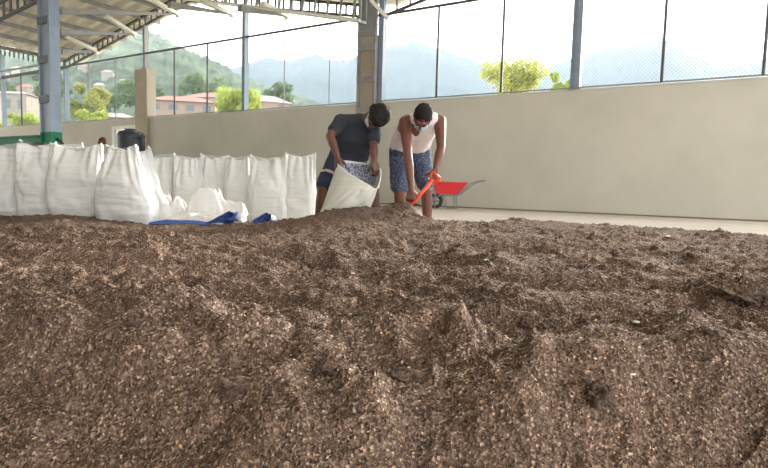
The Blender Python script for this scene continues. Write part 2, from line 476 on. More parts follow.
# green rail beam running left of it
t = thing('green_beam', 'green painted steel beam running left from the foot of the big column', 'beam', W(9.9, 6.5, 0))
MB().wbox(5.2, 10.86, 6.42, 6.58, 1.32, 1.60).build('web', M_green, t)
MB().wbox(5.2, 10.86, 6.36, 6.64, 1.58, 1.63).build('flange', M_green, t)
MB().wbox(5.2, 10.86, 6.36, 6.64, 1.29, 1.34).build('flange', M_green, t)
for s in (5.6, 8.2, 10.3): MB().wbox(s - .06, s + .06, 6.44, 6.56, 0, 1.3).build('leg', M_green, t)

# ------------------------------------------------------------------ outside: ground, hills, haze, trees, houses
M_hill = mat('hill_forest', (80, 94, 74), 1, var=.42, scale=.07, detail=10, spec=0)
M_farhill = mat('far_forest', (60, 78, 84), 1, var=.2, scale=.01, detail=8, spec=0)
M_ground = mat('outside_ground', (150, 148, 120), 1, var=.1, scale=.1, spec=0)


def hill(name, prof, dist, near, mt, seed, rough, lift=0):
    """a mountainside: its ridge stands `dist` metres away and falls towards `near` and behind"""
    xs = np.linspace(prof[0][0], prof[-1][0], 420)
    ys = np.interp(xs, [p[0] for p in prof], [p[1] for p in prof])
    rows = 46; V = np.zeros((rows * len(xs), 3)); k = 0
    for r in range(rows):
        tt = r / (rows - 1) * 1.35
        for i, (x, y) in enumerate(zip(xs, ys)):
            top = P(x, y, dist)
            d = near + (dist - near) * tt
            q = P(x, 184, d)
            hgt = (top.z) * (sstep(0, 1, min(tt, 1)) * .45 + min(tt, 1) * .55 if tt <= 1 else 1 - (tt - 1) * 1.2)
            nz = mnoise.fractal(Vector((q.x, q.y, seed)) * (9.0 / dist), 1.0, 2.1, 5) * rough * dist
            nz2 = mnoise.fractal(Vector((q.x, q.y, seed + 5)) * (110.0 / dist), 1.0, 2.1, 3) * rough * .16 * dist
            V[k] = (q.x, q.y, max(-3, hgt * (1 + 0) + (nz * min(1, tt) * .4 * (1 - .6 * (tt > .97))) + nz2)); k += 1
    n = len(xs); a = (np.arange(rows - 1)[:, None] * n + np.arange(n - 1)[None]).ravel()
    ob = mesh_np(name, V, np.stack([a, a + 1, a + n + 1, a + n], 1), mt)
    return struct(ob)


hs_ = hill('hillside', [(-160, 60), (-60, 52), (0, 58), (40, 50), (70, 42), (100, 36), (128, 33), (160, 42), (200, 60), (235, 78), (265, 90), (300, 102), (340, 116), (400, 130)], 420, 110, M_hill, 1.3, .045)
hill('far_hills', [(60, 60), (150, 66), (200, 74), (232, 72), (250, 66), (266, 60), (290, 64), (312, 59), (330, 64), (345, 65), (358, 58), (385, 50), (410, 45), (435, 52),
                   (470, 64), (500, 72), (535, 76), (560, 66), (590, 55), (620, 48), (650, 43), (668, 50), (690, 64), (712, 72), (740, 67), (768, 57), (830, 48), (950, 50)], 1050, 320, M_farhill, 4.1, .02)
gm = MB().add([W(-260, -.3, -.6), W(260, -.3, -.6), W(420, -700, -.6), W(-420, -700, -.6)], [(0, 1, 2, 3)])
struct(gm.build('ground', M_ground))
# haze between the valley and the hills
hv = MB().box(-1200, 1300, 60, 1330, -5, 290)
ho = hv.build('haze', bpy.data.materials.new('haze_air'))
ho['kind'] = 'stuff'; ho['label'] = 'pale blue haze over the valley and the hills'; ho['category'] = 'haze'
hm = ho.data.materials[0]; hm.use_nodes = True; hn = hm.node_tree
for x in list(hn.nodes):
    if x.type == 'BSDF_PRINCIPLED': hn.nodes.remove(x)
vs = hn.nodes.new('ShaderNodeVolumeScatter'); vs.inputs['Color'].default_value = (.25, .285, .34, 1); vs.inputs['Density'].default_value = .00105
vs.inputs['Anisotropy'].default_value = .0
hn.links.new(vs.outputs[0], hn.nodes['Material Output'].inputs['Volume'])
ho.visible_shadow = True


def leafmat(name, a, b):
    m = mat(name, a, .6, var=.1, scale=2.0, rgb2=b, trans=.45, spec=.2)
    return m


def tree(label, x, ytop, ybot, wpx, depth, m, seed, cat='tree', nb=16, leaf=.12, per=260, zbase=-.6):
    rg = random.Random(seed); c = P(x, (ytop + ybot) / 2, depth); sc_ = depth / F
    hw = wpx / 2 * sc_; hh = (ybot - ytop) / 2 * sc_ * 1.15
    t = thing('leafy_tree' if cat == 'tree' else 'leafy_bush', label, cat, Vector((c.x, c.y, zbase)))
    blobs = [Vector((rg.uniform(-1, 1) * hw * .72, rg.uniform(-1, 1) * hw * .7, rg.uniform(-1, 1) * hh * .7)) for _ in range(nb)]
    V = []; Fc = []
    for b in blobs:
        br = hw * rg.uniform(.25, .45)
        for _ in range(per):
            d = Vector((rg.gauss(0, 1), rg.gauss(0, 1), rg.gauss(0, 1))).normalized() * br * rg.uniform(.5, 1.05)
            d.z *= min(1, hh / hw * 1.3)
            p = c + b + d
            n = Vector((rg.gauss(0, 1), rg.gauss(0, 1), rg.gauss(0, 1))).normalized(); u = n.orthogonal().normalized(); v = n.cross(u)
            L = leaf * rg.uniform(.6, 1.3); k = len(V)
            V += [p - u * L, p - v * L * .45 + n * L * .1, p + u * L, p + v * L * .45 + n * L * .1]; Fc.append((k, k + 1, k + 2, k + 3))
    MB().add(V, Fc).build('foliage', m, t)
    m2 = MB(); base = Vector((c.x, c.y, zbase))
    m2.tube([base, base.lerp(c, .5) + Vector((hw * .05, 0, 0)), c], [hw * .09, hw * .07, hw * .03], 8)
    for b in blobs[:7]: m2.tube([base.lerp(c, .6), c + b * .5, c + b], [hw * .04, hw * .03, hw * .012], 6)
    m2.build('trunk', mat('bark', (92, 76, 58), .9), t, smooth=True)


YG = leafmat('leaf_yellow_green', (164, 176, 84), (130, 148, 66))
OG = leafmat('leaf_olive', (160, 160, 92), (112, 124, 68))
TG = leafmat('leaf_mixed', (178, 180, 104), (138, 148, 76))
GG = leafmat('leaf_green', (100, 124, 78), (76, 98, 60))
tree('round bright yellow-green tree behind the slim blue post', 236, 92, 116, 46, 34, YG, 3, nb=20, per=240)
tree('olive-yellow tree beyond the wall right of the big column', 87, 85, 122, 38, 46, OG, 4, nb=22, per=220, leaf=.15)
tree('low bright bush at the foot of the olive tree', 92, 112, 124, 28, 42, YG, 5, 'bush', nb=10, per=180, leaf=.13)
tree('pale loose yellow-green tree above the wall between the banded pillar and thick post', 515, 66, 100, 74, 22, TG, 6, nb=26, per=130, leaf=.085)
tree('small bright clump of leaves just left of the thick blue post', 560, 76, 96, 24, 21, YG, 8, 'bush', nb=8, per=110, leaf=.08)
tree('tip of a yellow bush just right of the thick blue post', 574, 84, 96, 12, 20, YG, 9, 'bush', nb=5, per=60, leaf=.07)
tree('bright green bush low behind the fence left of the big column', 22, 115, 130, 40, 48, YG, 10, 'bush', nb=12, per=160, leaf=.14)
tree('green bush at the far left edge behind the fence', -8, 108, 130, 30, 52, GG, 11, 'bush', nb=10, per=160, leaf=.15)
for i, (x, yt, yb, w, d, lab) in enumerate(((140, 84, 104, 40, 120, 'hazy green tree on the slope behind the tan pillar'), (200, 78, 100, 46, 130, 'hazy green tree above the red-roofed house'),
                                        (275, 84, 102, 36, 130, 'hazy tree behind the gabled grey roof'), (110, 92, 112, 28, 110, 'hazy tree above the pale hip roof'),
                                        (48, 74, 96, 40, 130, 'hazy tree among the houses left of the big column'), (8, 84, 104, 30, 120, 'hazy tree by the houses at the far left'))):
    tree(lab, x, yt, yb, w, d, GG, 20 + i, nb=12, per=130, leaf=.5, zbase=0)


from mathutils.bvhtree import BVHTree
hs_bvh = BVHTree.FromPolygons([v.co for v in hs_.data.vertices], [tuple(p.vertices) for p in hs_.data.polygons])


def house(label, x, ybase, w_px, wall_px, roof_px, depth, wallc, roofc, yaw, nwin=3):
    r_ = P(x, ybase, 1) - CC; r_.normalize()
    hit = hs_bvh.ray_cast(CC, r_) if depth > 100 else (None,)
    if hit[0] is not None:
        depth = (hit[0] - CC).dot(fw)
    sc_ = depth / F; c = P(x, ybase, depth); w = w_px * sc_ / 2 * (.75 if depth > 200 else 1); zl = -6
    if hit[0] is None: zl = -.6 - c.z
    h = wall_px * sc_; rh = roof_px * sc_; dp = w * .8
    t = thing('hillside_house', label, 'house', c, 'houses beyond the wall')
    ca, sa = math.cos(yaw), math.sin(yaw)
    tr = lambda a, b, z: Vector((c.x + a * ca - b * sa, c.y + a * sa + b * ca, c.z + z))
    MB().hexa([tr(-w, -dp, zl), tr(w, -dp, zl), tr(w, dp, zl), tr(-w, dp, zl), tr(-w, -dp, h), tr(w, -dp, h), tr(w, dp, h), tr(-w, dp, h)]).build('wall', wallc, t)
    o = 1.12
    MB().add([tr(-w * o, -dp * o, h), tr(w * o, -dp * o, h), tr(w * o, dp * o, h), tr(-w * o, dp * o, h), tr(-w * .45, 0, h + rh), tr(w * .45, 0, h + rh)],
             [(3, 2, 1, 0), (0, 1, 5, 4), (1, 2, 5), (2, 3, 4, 5), (3, 0, 4)]).build('roof', roofc, t)
    for k in range(nwin):
        a = -w + 2 * w * (k + .5) / nwin
        MB().hexa([tr(a - w * .12, -dp - .06, h * .35), tr(a + w * .12, -dp - .06, h * .35), tr(a + w * .12, -dp + .1, h * .35), tr(a - w * .12, -dp + .1, h * .35),
                   tr(a - w * .12, -dp - .06, h * .75), tr(a + w * .12, -dp - .06, h * .75), tr(a + w * .12, -dp + .1, h * .75), tr(a - w * .12, -dp + .1, h * .75)]).build('window', M_glassd, t)


M_glassd = mat('dark_window', (90, 100, 108), .2)
HW = mat('house_white', (132, 128, 120), .8); HP = mat('house_pink', (138, 122, 114), .8); HR = mat('roof_red', (132, 92, 80), .7); HG = mat('roof_grey', (150, 140, 136), .7)
HPk = mat('roof_pale', (140, 132, 128), .7)
for a in (('pale house with reddish hip roof between tan pillar and fence post', 184, 118, 62, 13, 8, 75, HP, HR, .25, 4),
          ('white house with long red-brown roof left of the yellow-green tree', 214, 112, 50, 11, 8, 95, HW, HR, -.2, 3),
          ('low house with grey gabled roof right of the yellow-green tree', 266, 112, 40, 8, 8, 70, HP, HG, .5, 2),
          ('low house with wide pale hip roof left of the tan pillar', 112, 124, 46, 5, 6, 62, HW, HPk, .3, 2),
          ('white two-storey house behind the bushes at far left', 16, 118, 34, 22, 4, 90, HW, HPk, .1, 3),
          ('small white house high on the hillside above the olive tree', 84, 72, 12, 5, 3, 260, HW, HR, 0, 0),
          ('small white hillside house above the wide pale roof', 108, 78, 14, 5, 3, 240, HW, HPk, .2, 0),
          ('small pale house half way up the hill over the column gap', 100, 92, 14, 6, 3, 180, HW, HG, .3, 0),
          ('small white house on the slope close to the left edge', 6, 84, 16, 7, 3, 230, HW, HPk, .1, 0),
          ('small house with red roof on the slope left of the big column', 26, 96, 18, 8, 4, 170, HP, HR, -.2, 0),
          ('tiny white house high up near the roof edge left of the column', 18, 74, 12, 5, 2, 280, HW, HPk, 0, 0),
          ('tiny white house on the hillside just left of the tan pillar', 124, 86, 10, 5, 2, 230, HW, HPk, 0, 0)):
    house(*a)

# ------------------------------------------------------------------ compost heap
def heap_material():
    m = bpy.data.materials.new('husk_compost'); m.use_nodes = True
    n = m.node_tree.nodes; l = m.node_tree.links; b = n['Principled BSDF']
    b.inputs['Roughness'].default_value = .95; b.inputs['Specular IOR Level'].default_value = .15
    tc = n.new('ShaderNodeTexCoord')
    vo = n.new('ShaderNodeTexVoronoi'); vo.inputs['Scale'].default_value = 260; l.new(tc.outputs['Object'], vo.inputs['Vector'])
    sp = n.new('ShaderNodeSeparateColor'); l.new(vo.outputs['Color'], sp.inputs[0])
    cr = n.new('ShaderNodeValToRGB'); e = cr.color_ramp.elements
    e[0].position = 0; e[0].color = lin((72, 60, 52)); e[1].position = 1; e[1].color = lin((186, 166, 148))
    for p, c in ((.35, (98, 84, 75)), (.7, (116, 101, 90)), (.9, (140, 124, 111))):
        q = e.new(p); q.color = lin(c)
    l.new(sp.outputs[0], cr.inputs[0])
    nz = n.new('ShaderNodeTexNoise'); nz.inputs['Scale'].default_value = 1.6; nz.inputs['Detail'].default_value = 7; nz.inputs['Roughness'].default_value = .65
    l.new(tc.outputs['Object'], nz.inputs['Vector'])
    cr2 = n.new('ShaderNodeValToRGB'); cr2.color_ramp.elements[0].position = .32; cr2.color_ramp.elements[0].color = (.66, .63, .64, 1)
    cr2.color_ramp.elements[1].position = .62; cr2.color_ramp.elements[1].color = (1.08, 1.0, .96, 1)
    l.new(nz.outputs['Fac'], cr2.inputs[0])
    mx = n.new('ShaderNodeMix'); mx.data_type = 'RGBA'; mx.blend_type = 'MULTIPLY'; mx.inputs[0].default_value = 1
    l.new(cr.outputs[0], mx.inputs[6]); l.new(cr2.outputs[0], mx.inputs[7]); l.new(mx.outputs[2], b.inputs['Base Color'])
    n3 = n.new('ShaderNodeTexNoise'); n3.inputs['Scale'].default_value = 90; n3.inputs['Detail'].default_value = 5; l.new(tc.outputs['Object'], n3.inputs['Vector'])
    bp = n.new('ShaderNodeBump'); bp.inputs['Strength'].default_value = .9; bp.inputs['Distance'].default_value = .012
    l.new(n3.outputs['Fac'], bp.inputs['Height'])
    b2 = n.new('ShaderNodeBump'); b2.inputs['Strength'].default_value = .8; b2.inputs['Distance'].default_value = .005
    l.new(vo.outputs['Distance'], b2.inputs['Height']); l.new(bp.outputs[0], b2.inputs['Normal']); l.new(b2.outputs[0], b.inputs['Normal'])
    return m


def chip_material():
    m = bpy.data.materials.new('husk_flakes'); m.use_nodes = True
    n = m.node_tree.nodes; l = m.node_tree.links; b = n['Principled BSDF']
    b.inputs['Roughness'].default_value = .8; b.inputs['Specular IOR Level'].default_value = .25
    g = n.new('ShaderNodeNewGeometry'); cr = n.new('ShaderNodeValToRGB'); e = cr.color_ramp.elements
    e[0].position = 0; e[0].color = lin((58, 50, 42)); e[1].position = 1; e[1].color = lin((222, 210, 184))
    for p, c in ((.3, (88, 77, 67)), (.6, (115, 99, 86)), (.86, (142, 123, 107)), (.96, (172, 152, 128)), (.985, (190, 156, 110))):
        q = e.new(p); q.color = lin(c)
    l.new(g.outputs['Random Per Island'], cr.inputs[0])
    tc = n.new('ShaderNodeTexCoord'); nz = n.new('ShaderNodeTexNoise'); nz.inputs['Scale'].default_value = 1.6; nz.inputs['Detail'].default_value = 7
    l.new(tc.outputs['Object'], nz.inputs['Vector'])
    cr2 = n.new('ShaderNodeValToRGB'); cr2.color_ramp.elements[0].position = .32; cr2.color_ramp.elements[0].color = (.68, .66, .64, 1)
    cr2.color_ramp.elements[1].position = .62; cr2.color_ramp.elements[1].color = (1.05, 1.0, .96, 1)
    l.new(nz.outputs['Fac'], cr2.inputs[0])
    mx = n.new('ShaderNodeMix'); mx.data_type = 'RGBA'; mx.blend_type = 'MULTIPLY'; mx.inputs[0].default_value = 1
    l.new(cr.outputs[0], mx.inputs[6]); l.new(cr2.outputs[0], mx.inputs[7]); l.new(mx.outputs[2], b.inputs['Base Color'])
    return m


NR, NC = 640, 1050
yy = np.exp(np.linspace(math.log(.26), math.log(9.2), NR)); uu = np.linspace(-1.5, 1.5, NC)
YY = np.repeat(yy[:, None], NC, 1); XX = uu[None] * (YY + .2)
ZZ = hz(XX, YY)
ZZ = np.maximum(ZZ, -.02)
HV = np.stack([XX, YY, ZZ], 2).reshape(-1, 3)
a = (np.arange(NR - 1)[:, None] * NC + np.arange(NC - 1)[None]).ravel()
HF = np.stack([a, a + 1, a + NC + 1, a + NC], 1)
keep = HV[HF][:, :, 2].max(1) > -.012
HF = HF[keep]
# flakes
rs = np.random.RandomState(5)
NCH = 210000
ry = np.exp(rs.uniform(math.log(.42), math.log(4.6), NCH)); rx = rs.uniform(-.8, .8, NCH) * (ry + .05)
rz = hz(rx, ry)
ex = .004; nx = -(hz(rx + ex, ry) - rz) / ex; ny = -(hz(rx, ry + ex) - rz) / ex
Nn = np.stack([nx * .6, ny * .6, np.ones(NCH)], 1); Nn += rs.normal(0, .7, (NCH, 3)); Nn /= np.linalg.norm(Nn, axis=1)[:, None]
T = rs.normal(0, 1, (NCH, 3)); T -= Nn * (T * Nn).sum(1)[:, None]; T /= np.linalg.norm(T, axis=1)[:, None]; B = np.cross(Nn, T)
L = (rs.uniform(.0014, .0032, NCH) + (rs.rand(NCH) > .97) * .002) * np.clip(.75 + ry * .25, 1, 1.5); Wd = L * rs.uniform(.2, .5, NCH)
C0 = np.stack([rx, ry, rz + L * .35], 1)
q = [C0 - T * L[:, None], C0 - B * Wd[:, None] + Nn * (L * .3)[:, None], C0 + T * L[:, None], C0 + B * Wd[:, None] + Nn * (L * .3)[:, None]]
CV = np.stack(q, 1).reshape(-1, 3); CF = np.arange(NCH * 4).reshape(-1, 4) + len(HV)
heap = mesh_np('compost_heap', np.concatenate([HV, CV]), np.concatenate([HF, CF]), heap_material())
heap.data.materials.append(chip_material())
mi = np.zeros(len(HF) + NCH, dtype=np.int32); mi[len(HF):] = 1
heap.data.polygons.foreach_set('material_index', mi)
tag(heap, 'wide heap of loose brown husk compost spread over the floor', 'compost', kind='stuff')

# clods and scraps lying on it
M_clod = mat('dark_clod', (104, 86, 75), .95, var=.3, scale=120, bump=1.0, bscale=160)
M_clod2 = mat('brown_clod', (116, 98, 85), .95, var=.3, scale=120, bump=1.0, bscale=160)


def at_heap(px, py):
    """where the view through (px, py) meets the heap"""
    r = (P(px, py, 1) - CC)
    t0 = .5
    while t0 < 9:
        q = CC + r * t0
        if q.z <= hzs(q.x, q.y): return Vector((q.x, q.y, hzs(q.x, q.y)))
        t0 += .01
    return CC + r * 5


def lump(name, c, sx, sy, sz, seed, m, sub_=3, am=.35):
    bm = bmesh.new(); bmesh.ops.create_icosphere(bm, subdivisions=sub_, radius=1)
    for v in bm.verts:
        k = 1 + am * mnoise.fractal(v.co * 1.7 + Vector((seed, 0, 0)), .7, 2, 5) + am * .5 * mnoise.noise(v.co * 6 + Vector((seed, 3, 0)))
        v.co = Vector((v.co.x * sx * k, v.co.y * sy * k, v.co.z * sz * k))
    me = bpy.data.meshes.new(name); bm.to_mesh(me); bm.free(); me.materials.append(m)
    for p in me.polygons: p.use_smooth = True
    o = bpy.data.objects.new(name, me); COL.objects.link(o); o.location = c; return o


for i, (px, py, w, h, m, lab) in enumerate((
        (415, 379, 46, 14, M_clod2, 'flat broken clod of compost in the middle foreground'),
        (236, 395, 40, 12, M_clod, 'flattish dark clod in the foreground under the sack pile'),
        (600, 405, 34, 18, M_clod, 'largest dark clod at the lower right of the heap'),
        (616, 257, 9, 6, M_clod, 'small dark clod on the far right of the heap below the wall'),
        (631, 267, 8, 4, M_clod, 'small dark clod just nearer than its twin far right'),
        (524, 328, 17, 9, M_clod, 'dark clod on the slope right of the middle'),
        (561, 320, 12, 5, M_clod2, 'small brown clod right of the dark slope clod'),
        (135, 248, 10, 5, M_clod, 'small dark clod near the sacks on the left'),
        (735, 299, 46, 12, M_clod2, 'low greyish lump at the right edge of the heap'),
        (328, 372, 22, 10, M_clod, 'dark clod in a hollow left of the middle'),
        (20, 232, 9, 4, M_clod, 'small clod at the left edge just below the sacks'),
        (690, 255, 8, 3, M_clod, 'small flat clod near the right end of the crest'),
        (590, 240, 7, 4, M_clod, 'tiny clod far back on the heap below the middle of the wall'),
        (486, 226, 8, 4, M_clod2, 'little clod on the heap crest to the side of the men'),
        (452, 252, 9, 4, M_clod, 'thin dark clod a little nearer than the men'),
        (180, 262, 10, 4, M_clod2, 'low clod in front of the blue plastic sheet'),
        (60, 262, 12, 5, M_clod, 'dark clod in front of the left sacks'),
        (300, 290, 12, 5, M_clod, 'dark clod on the heap below the held sack'),
        (405, 318, 14, 6, M_clod2, 'brown clod at the centre of the heap'),
        (130, 330, 14, 6, M_clod, 'dark clod in the furrow on the left half'),
        (455, 300, 10, 5, M_clod, 'small dark clod right of the centre'),
        (715, 340, 16, 7, M_clod2, 'brown clod below the greyish lump at the right edge'),
        (655, 290, 9, 4, M_clod, 'small dark clod uphill of the white paper scrap'))):
    c = at_heap(px, py); k = (c - CC).dot(fw) / F
    o = lump('soil_clod', c + Vector((0, 0, h * k * .12)), w / 2 * k * .85, w / 2 * k * .6, h / 2 * k * 1.1, i * 3.1, m, 4, .7)
    tag(o, lab, 'clod', 'clods on the heap')
for i, (px, py, w, lab) in enumerate(((637, 323, 11, 'small white paper scrap on the right half of the heap'), (631, 383, 9, 'tiny white scrap in the lower right foreground'),
                                      (486, 262, 6, 'tiny pale scrap in the middle of the heap'), (762, 219, 8, 'white crumpled litter at the foot of the wall, far right'),
                                      (668, 237, 6, 'tiny white scrap near the far right crest'), (352, 275, 5, 'tiny pale scrap left of the middle'))):
    c = at_heap(px, py) if i != 3 else on_floor(px, py + 2) + Vector((0, 0, .06)); k = (c - CC).dot(fw) / F
    o = lump('paper_scrap', c + Vector((0, 0, w * k * .08)), w / 2 * k, w / 2 * k * .6, w / 2 * k * (.22 if i != 3 else .5), i * 2.3 + 9, mat('scrap_white', (226, 222, 212), .8), 2, .6)
    tag(o, lab, 'scrap')
# soil at the wall foot by the barrow
c = W(18.3, .25, 0)
o = lump('soil_pile', W(18.3, .30, 0), .55, .18, .09, 3.3, M_clod, 3); o.rotation_euler.z = math.radians(-31.65); tag(o, 'low dark pile of soil at the wall foot beside the red wheelbarrow', 'soil pile')

# ------------------------------------------------------------------ sacks
def sack_material(name, rgb, trans=.12):
    m = bpy.data.materials.new(name); m.use_nodes = True; MATS[name] = m
    n = m.node_tree.nodes; l = m.node_tree.links; b = n['Principled BSDF']
    b.inputs['Base Color'].default_value = lin(rgb); b.inputs['Roughness'].default_value = .55; b.inputs['Specular IOR Level'].default_value = .35
    tc = n.new('ShaderNodeTexCoord')
    mp = n.new('ShaderNodeMapping'); mp.inputs['Scale'].default_value = (3, 3, 38); l.new(tc.outputs['Object'], mp.inputs[0])
    nz = n.new('ShaderNodeTexNoise'); nz.inputs['Scale'].default_value = 1.3; nz.inputs['Detail'].default_value = 5; l.new(mp.outputs[0], nz.inputs['Vector'])
    wv = n.new('ShaderNodeTexWave'); wv.bands_direction = 'Z'; wv.inputs['Scale'].default_value = 60; l.new(tc.outputs['Object'], wv.inputs['Vector'])
    n2 = n.new('ShaderNodeTexNoise'); n2.inputs['Scale'].default_value = 9; n2.inputs['Detail'].default_value = 6; l.new(tc.outputs['Object'], n2.inputs['Vector'])
    b1 = n.new('ShaderNodeBump'); b1.inputs['Strength'].default_value = .55; b1.inputs['Distance'].default_value = .012; l.new(nz.outputs['Fac'], b1.inputs['Height'])
    b2 = n.new('ShaderNodeBump'); b2.inputs['Strength'].default_value = .5; b2.inputs['Distance'].default_value = .02; l.new(n2.outputs['Fac'], b2.inputs['Height']); l.new(b1.outputs[0], b2.inputs['Normal'])
    b3 = n.new('ShaderNodeBump'); b3.inputs['Strength'].default_value = .25; b3.inputs['Distance'].default_value = .002; l.new(wv.outputs['Fac'], b3.inputs['Height']); l.new(b2.outputs[0], b3.inputs['Normal'])
    l.new(b3.outputs[0], b.inputs['Normal'])
    tr = n.new('ShaderNodeBsdfTranslucent'); tr.inputs[0].default_value = lin(rgb); mx = n.new('ShaderNodeMixShader'); mx.inputs[0].default_value = trans
    l.new(b.outputs[0], mx.inputs[1]); l.new(tr.outputs[0], mx.inputs[2]); l.new(mx.outputs[0], n['Material Output'].inputs[0])
    return m


M_sack = sack_material('woven_sack', (208, 211, 210), .08); M_hem = sack_material('sack_hem', (222, 222, 220), .15)


def sack(label, cx, depth, ytop, w, d, seed, yaw=0., lean=(0, 0), taper=.0, ear=(.05, .05), zb=None, topw=1.0, group='filled white sacks', open_fold=0.0):
    rg = random.Random(seed); top = P(cx, ytop, depth)
    if zb is None: zb = max(0.0, hzs(top.x - lean[0], top.y) - .035)
    base = Vector((top.x - lean[0], top.y - lean[1], zb)); h = top.z - zb
    t = thing('filled_sack', label, 'sack', base, group)
    NV, NA = 54, 72; V = []; ca, sa = math.cos(yaw), math.sin(yaw)
    ph = [rg.uniform(0, 6.28) for _ in range(8)]
    for j in range(NV + 1):
        v = j / NV
        wf = .90 + .10 * min(1, v / .12) ** .5 if v < .12 else 1.0
        wf *= 1 + .05 * math.sin(v * 3.0 + ph[0] * .2) - taper * max(0, v - .25) / .75
        if v > .8: wf *= 1 + (topw - 1) * (v - .8) / .2
        df = (.75 + .25 * min(1, v / .15)) * (1 + .06 * math.sin(v * 5 + ph[1]))
        tt = max(0, (v - .55) / .45); df *= 1 - .93 * tt ** 1.5
        for k in range(NA):
            a_ = 2 * math.pi * k / NA; c_, s_ = math.cos(a_), math.sin(a_)
            ex_ = .62 if v < .6 else .62 + .38 * (v - .6) / .4
            X = w / 2 * wf * math.copysign(abs(c_) ** ex_, c_); Y = d / 2 * df * math.copysign(abs(s_) ** ex_, s_)
            nv = Vector((c_ * 1.4 + ph[2], s_ * 1.4 + ph[3], v * 3.2 + ph[4]))
            big = mnoise.fractal(nv, 1, 2, 3) * .020
            cre = (1 - abs(mnoise.noise(Vector((c_ * 1.1 + ph[5], s_ * 1.1, v * 13 + ph[6])))) * 2) * .0045
            tf = max(0, (v - .5)) * 2
            fold = (abs(mnoise.noise(Vector((a_ * 2.3 + ph[7], v * 1.6, seed)))) - .25) * .15 * tf * (1 - .3 * tf) + math.sin(a_ * 9 + v * 4 + ph[5]) * .006 * tf
            r = 1.0
            X += c_ * (big + cre + fold * .35); Y += s_ * (big + cre) + (fold if s_ < 0 else -fold) * (1 if abs(s_) > .15 else .3) * (-1)
            z = v * h
            eg = ear[0] if c_ < 0 else ear[1]
            z += eg * .75 * abs(c_) ** 3 * tt ** 3 - (.02 + .02 * mnoise.noise(Vector((c_ * 2, seed, 0)))) * (1 - abs(c_)) * tt ** 2
            if v < .05: z += (1 - abs(c_) ** 6) * 0
            lx = lean[0] * v + open_fold * tt * tt * math.sin(a_ + 1)
            ly = lean[1] * v
            V.append(Vector((base.x + X * ca - Y * sa + lx, base.y + X * sa + Y * ca + ly, base.z + z)))
    Fc = [(j * NA + k, j * NA + (k + 1) % NA, (j + 1) * NA + (k + 1) % NA, (j + 1) * NA + k) for j in range(NV) for k in range(NA)]
    Fc += [tuple(range(NA))[::-1], tuple(NV * NA + k for k in range(NA))]
    MB().add(V, Fc).build('sack_body', M_sack, t, smooth=True)
    # stitched hem along the top
    hp = []
    half = NA // 2
    for k in range(0, half + 1, 2):
        p1 = V[NV * NA + k]; p2 = V[NV * NA + (NA - k) % NA]; hp.append((p1 + p2) / 2 + Vector((0, 0, .004)))
    m = MB(); hv_ = []
    for i, p in enumerate(hp):
        yv = Vector((-sa, ca, 0)) * (.007 + .003 * math.sin(i))
        hv_ += [p - yv - Vector((0, 0, .022)), p + yv - Vector((0, 0, .022)), p + yv * .7 + Vector((0, 0, .010)), p - yv * .7 + Vector((0, 0, .010))]
    fs = [(i * 4 + k, i * 4 + (k + 1) % 4, (i + 1) * 4 + (k + 1) % 4, (i + 1) * 4 + k) for i in range(len(hp) - 1) for k in range(4)]
    fs += [(0, 3, 2, 1), tuple((len(hp) - 1) * 4 + k for k in range(4))]
    m.add(hv_, fs).build('top_hem', M_hem, t, smooth=True)
    return t


sack('white sack cut by the left picture edge, front row', -14, 5.45, 149, .40, .26, 1, ear=(.05, .05))
sack('narrow white sack at the left, second in the front row', 8, 5.42, 147, .32, .26, 2, ear=(.04, .06))
sack('broad white sack directly below the big green-footed column', 38, 5.30, 145, .36, .28, 3, ear=(.05, .03))
sack('widest white sack of the front row, left of the leaning pointed one', 76, 5.2, 147, .46, .30, 4, ear=(.03, .04))
sack('nearest white sack, tapering and leaning, with a folded-over mouth', 121, 4.95, 148, .50, .30, 5, lean=(-.06, .0), taper=.50, ear=(.02, .03), yaw=-.12, open_fold=.02)
sack('slim white sack with one pointed corner behind the leaning sack', 141, 5.38, 152, .34, .24, 6, lean=(-.07, 0), taper=.55, ear=(.02, .07), yaw=.4)
sack('white sack whose rim just shows behind the left end of the front row', 2, 5.95, 147, .36, .24, 7, ear=(.05, .05), group='second row sacks')
sack('white sack rim showing behind the front row under the column foot', 64, 5.85, 147, .40, .24, 8, ear=(.03, .05), group='second row sacks')
sack('white sack with a pointed corner showing behind the widest front sack', 95, 5.75, 153, .36, .22, 9, ear=(.06, .10), group='second row sacks')
bl = [('leftmost white sack of the back row, half hidden by the pointed one', 160, 7.25, 157, .38, (.03, .06)), ('second sack from the left in the back row', 189, 7.2, 158, .36, (.05, .02)),
      ('third sack from the left in the back row', 215, 7.3, 157, .36, (.05, .03)), ('fourth sack in the back row with a pointed corner', 239, 7.15, 158, .34, (.02, .06)),
      ('wide white sack second from the right in the back row', 269, 6.95, 158, .46, (.02, .06)), ('rightmost white sack of the back row beside the man', 300, 7.0, 156, .39, (.05, .05))]
for i, (lab, x, dep, yt, w, er) in enumerate(bl):
    sack(lab, x, dep, yt, w, .27, 30 + i, ear=er, yaw=(i % 3 - 1) * .06, group='back row sacks', topw=1.02)


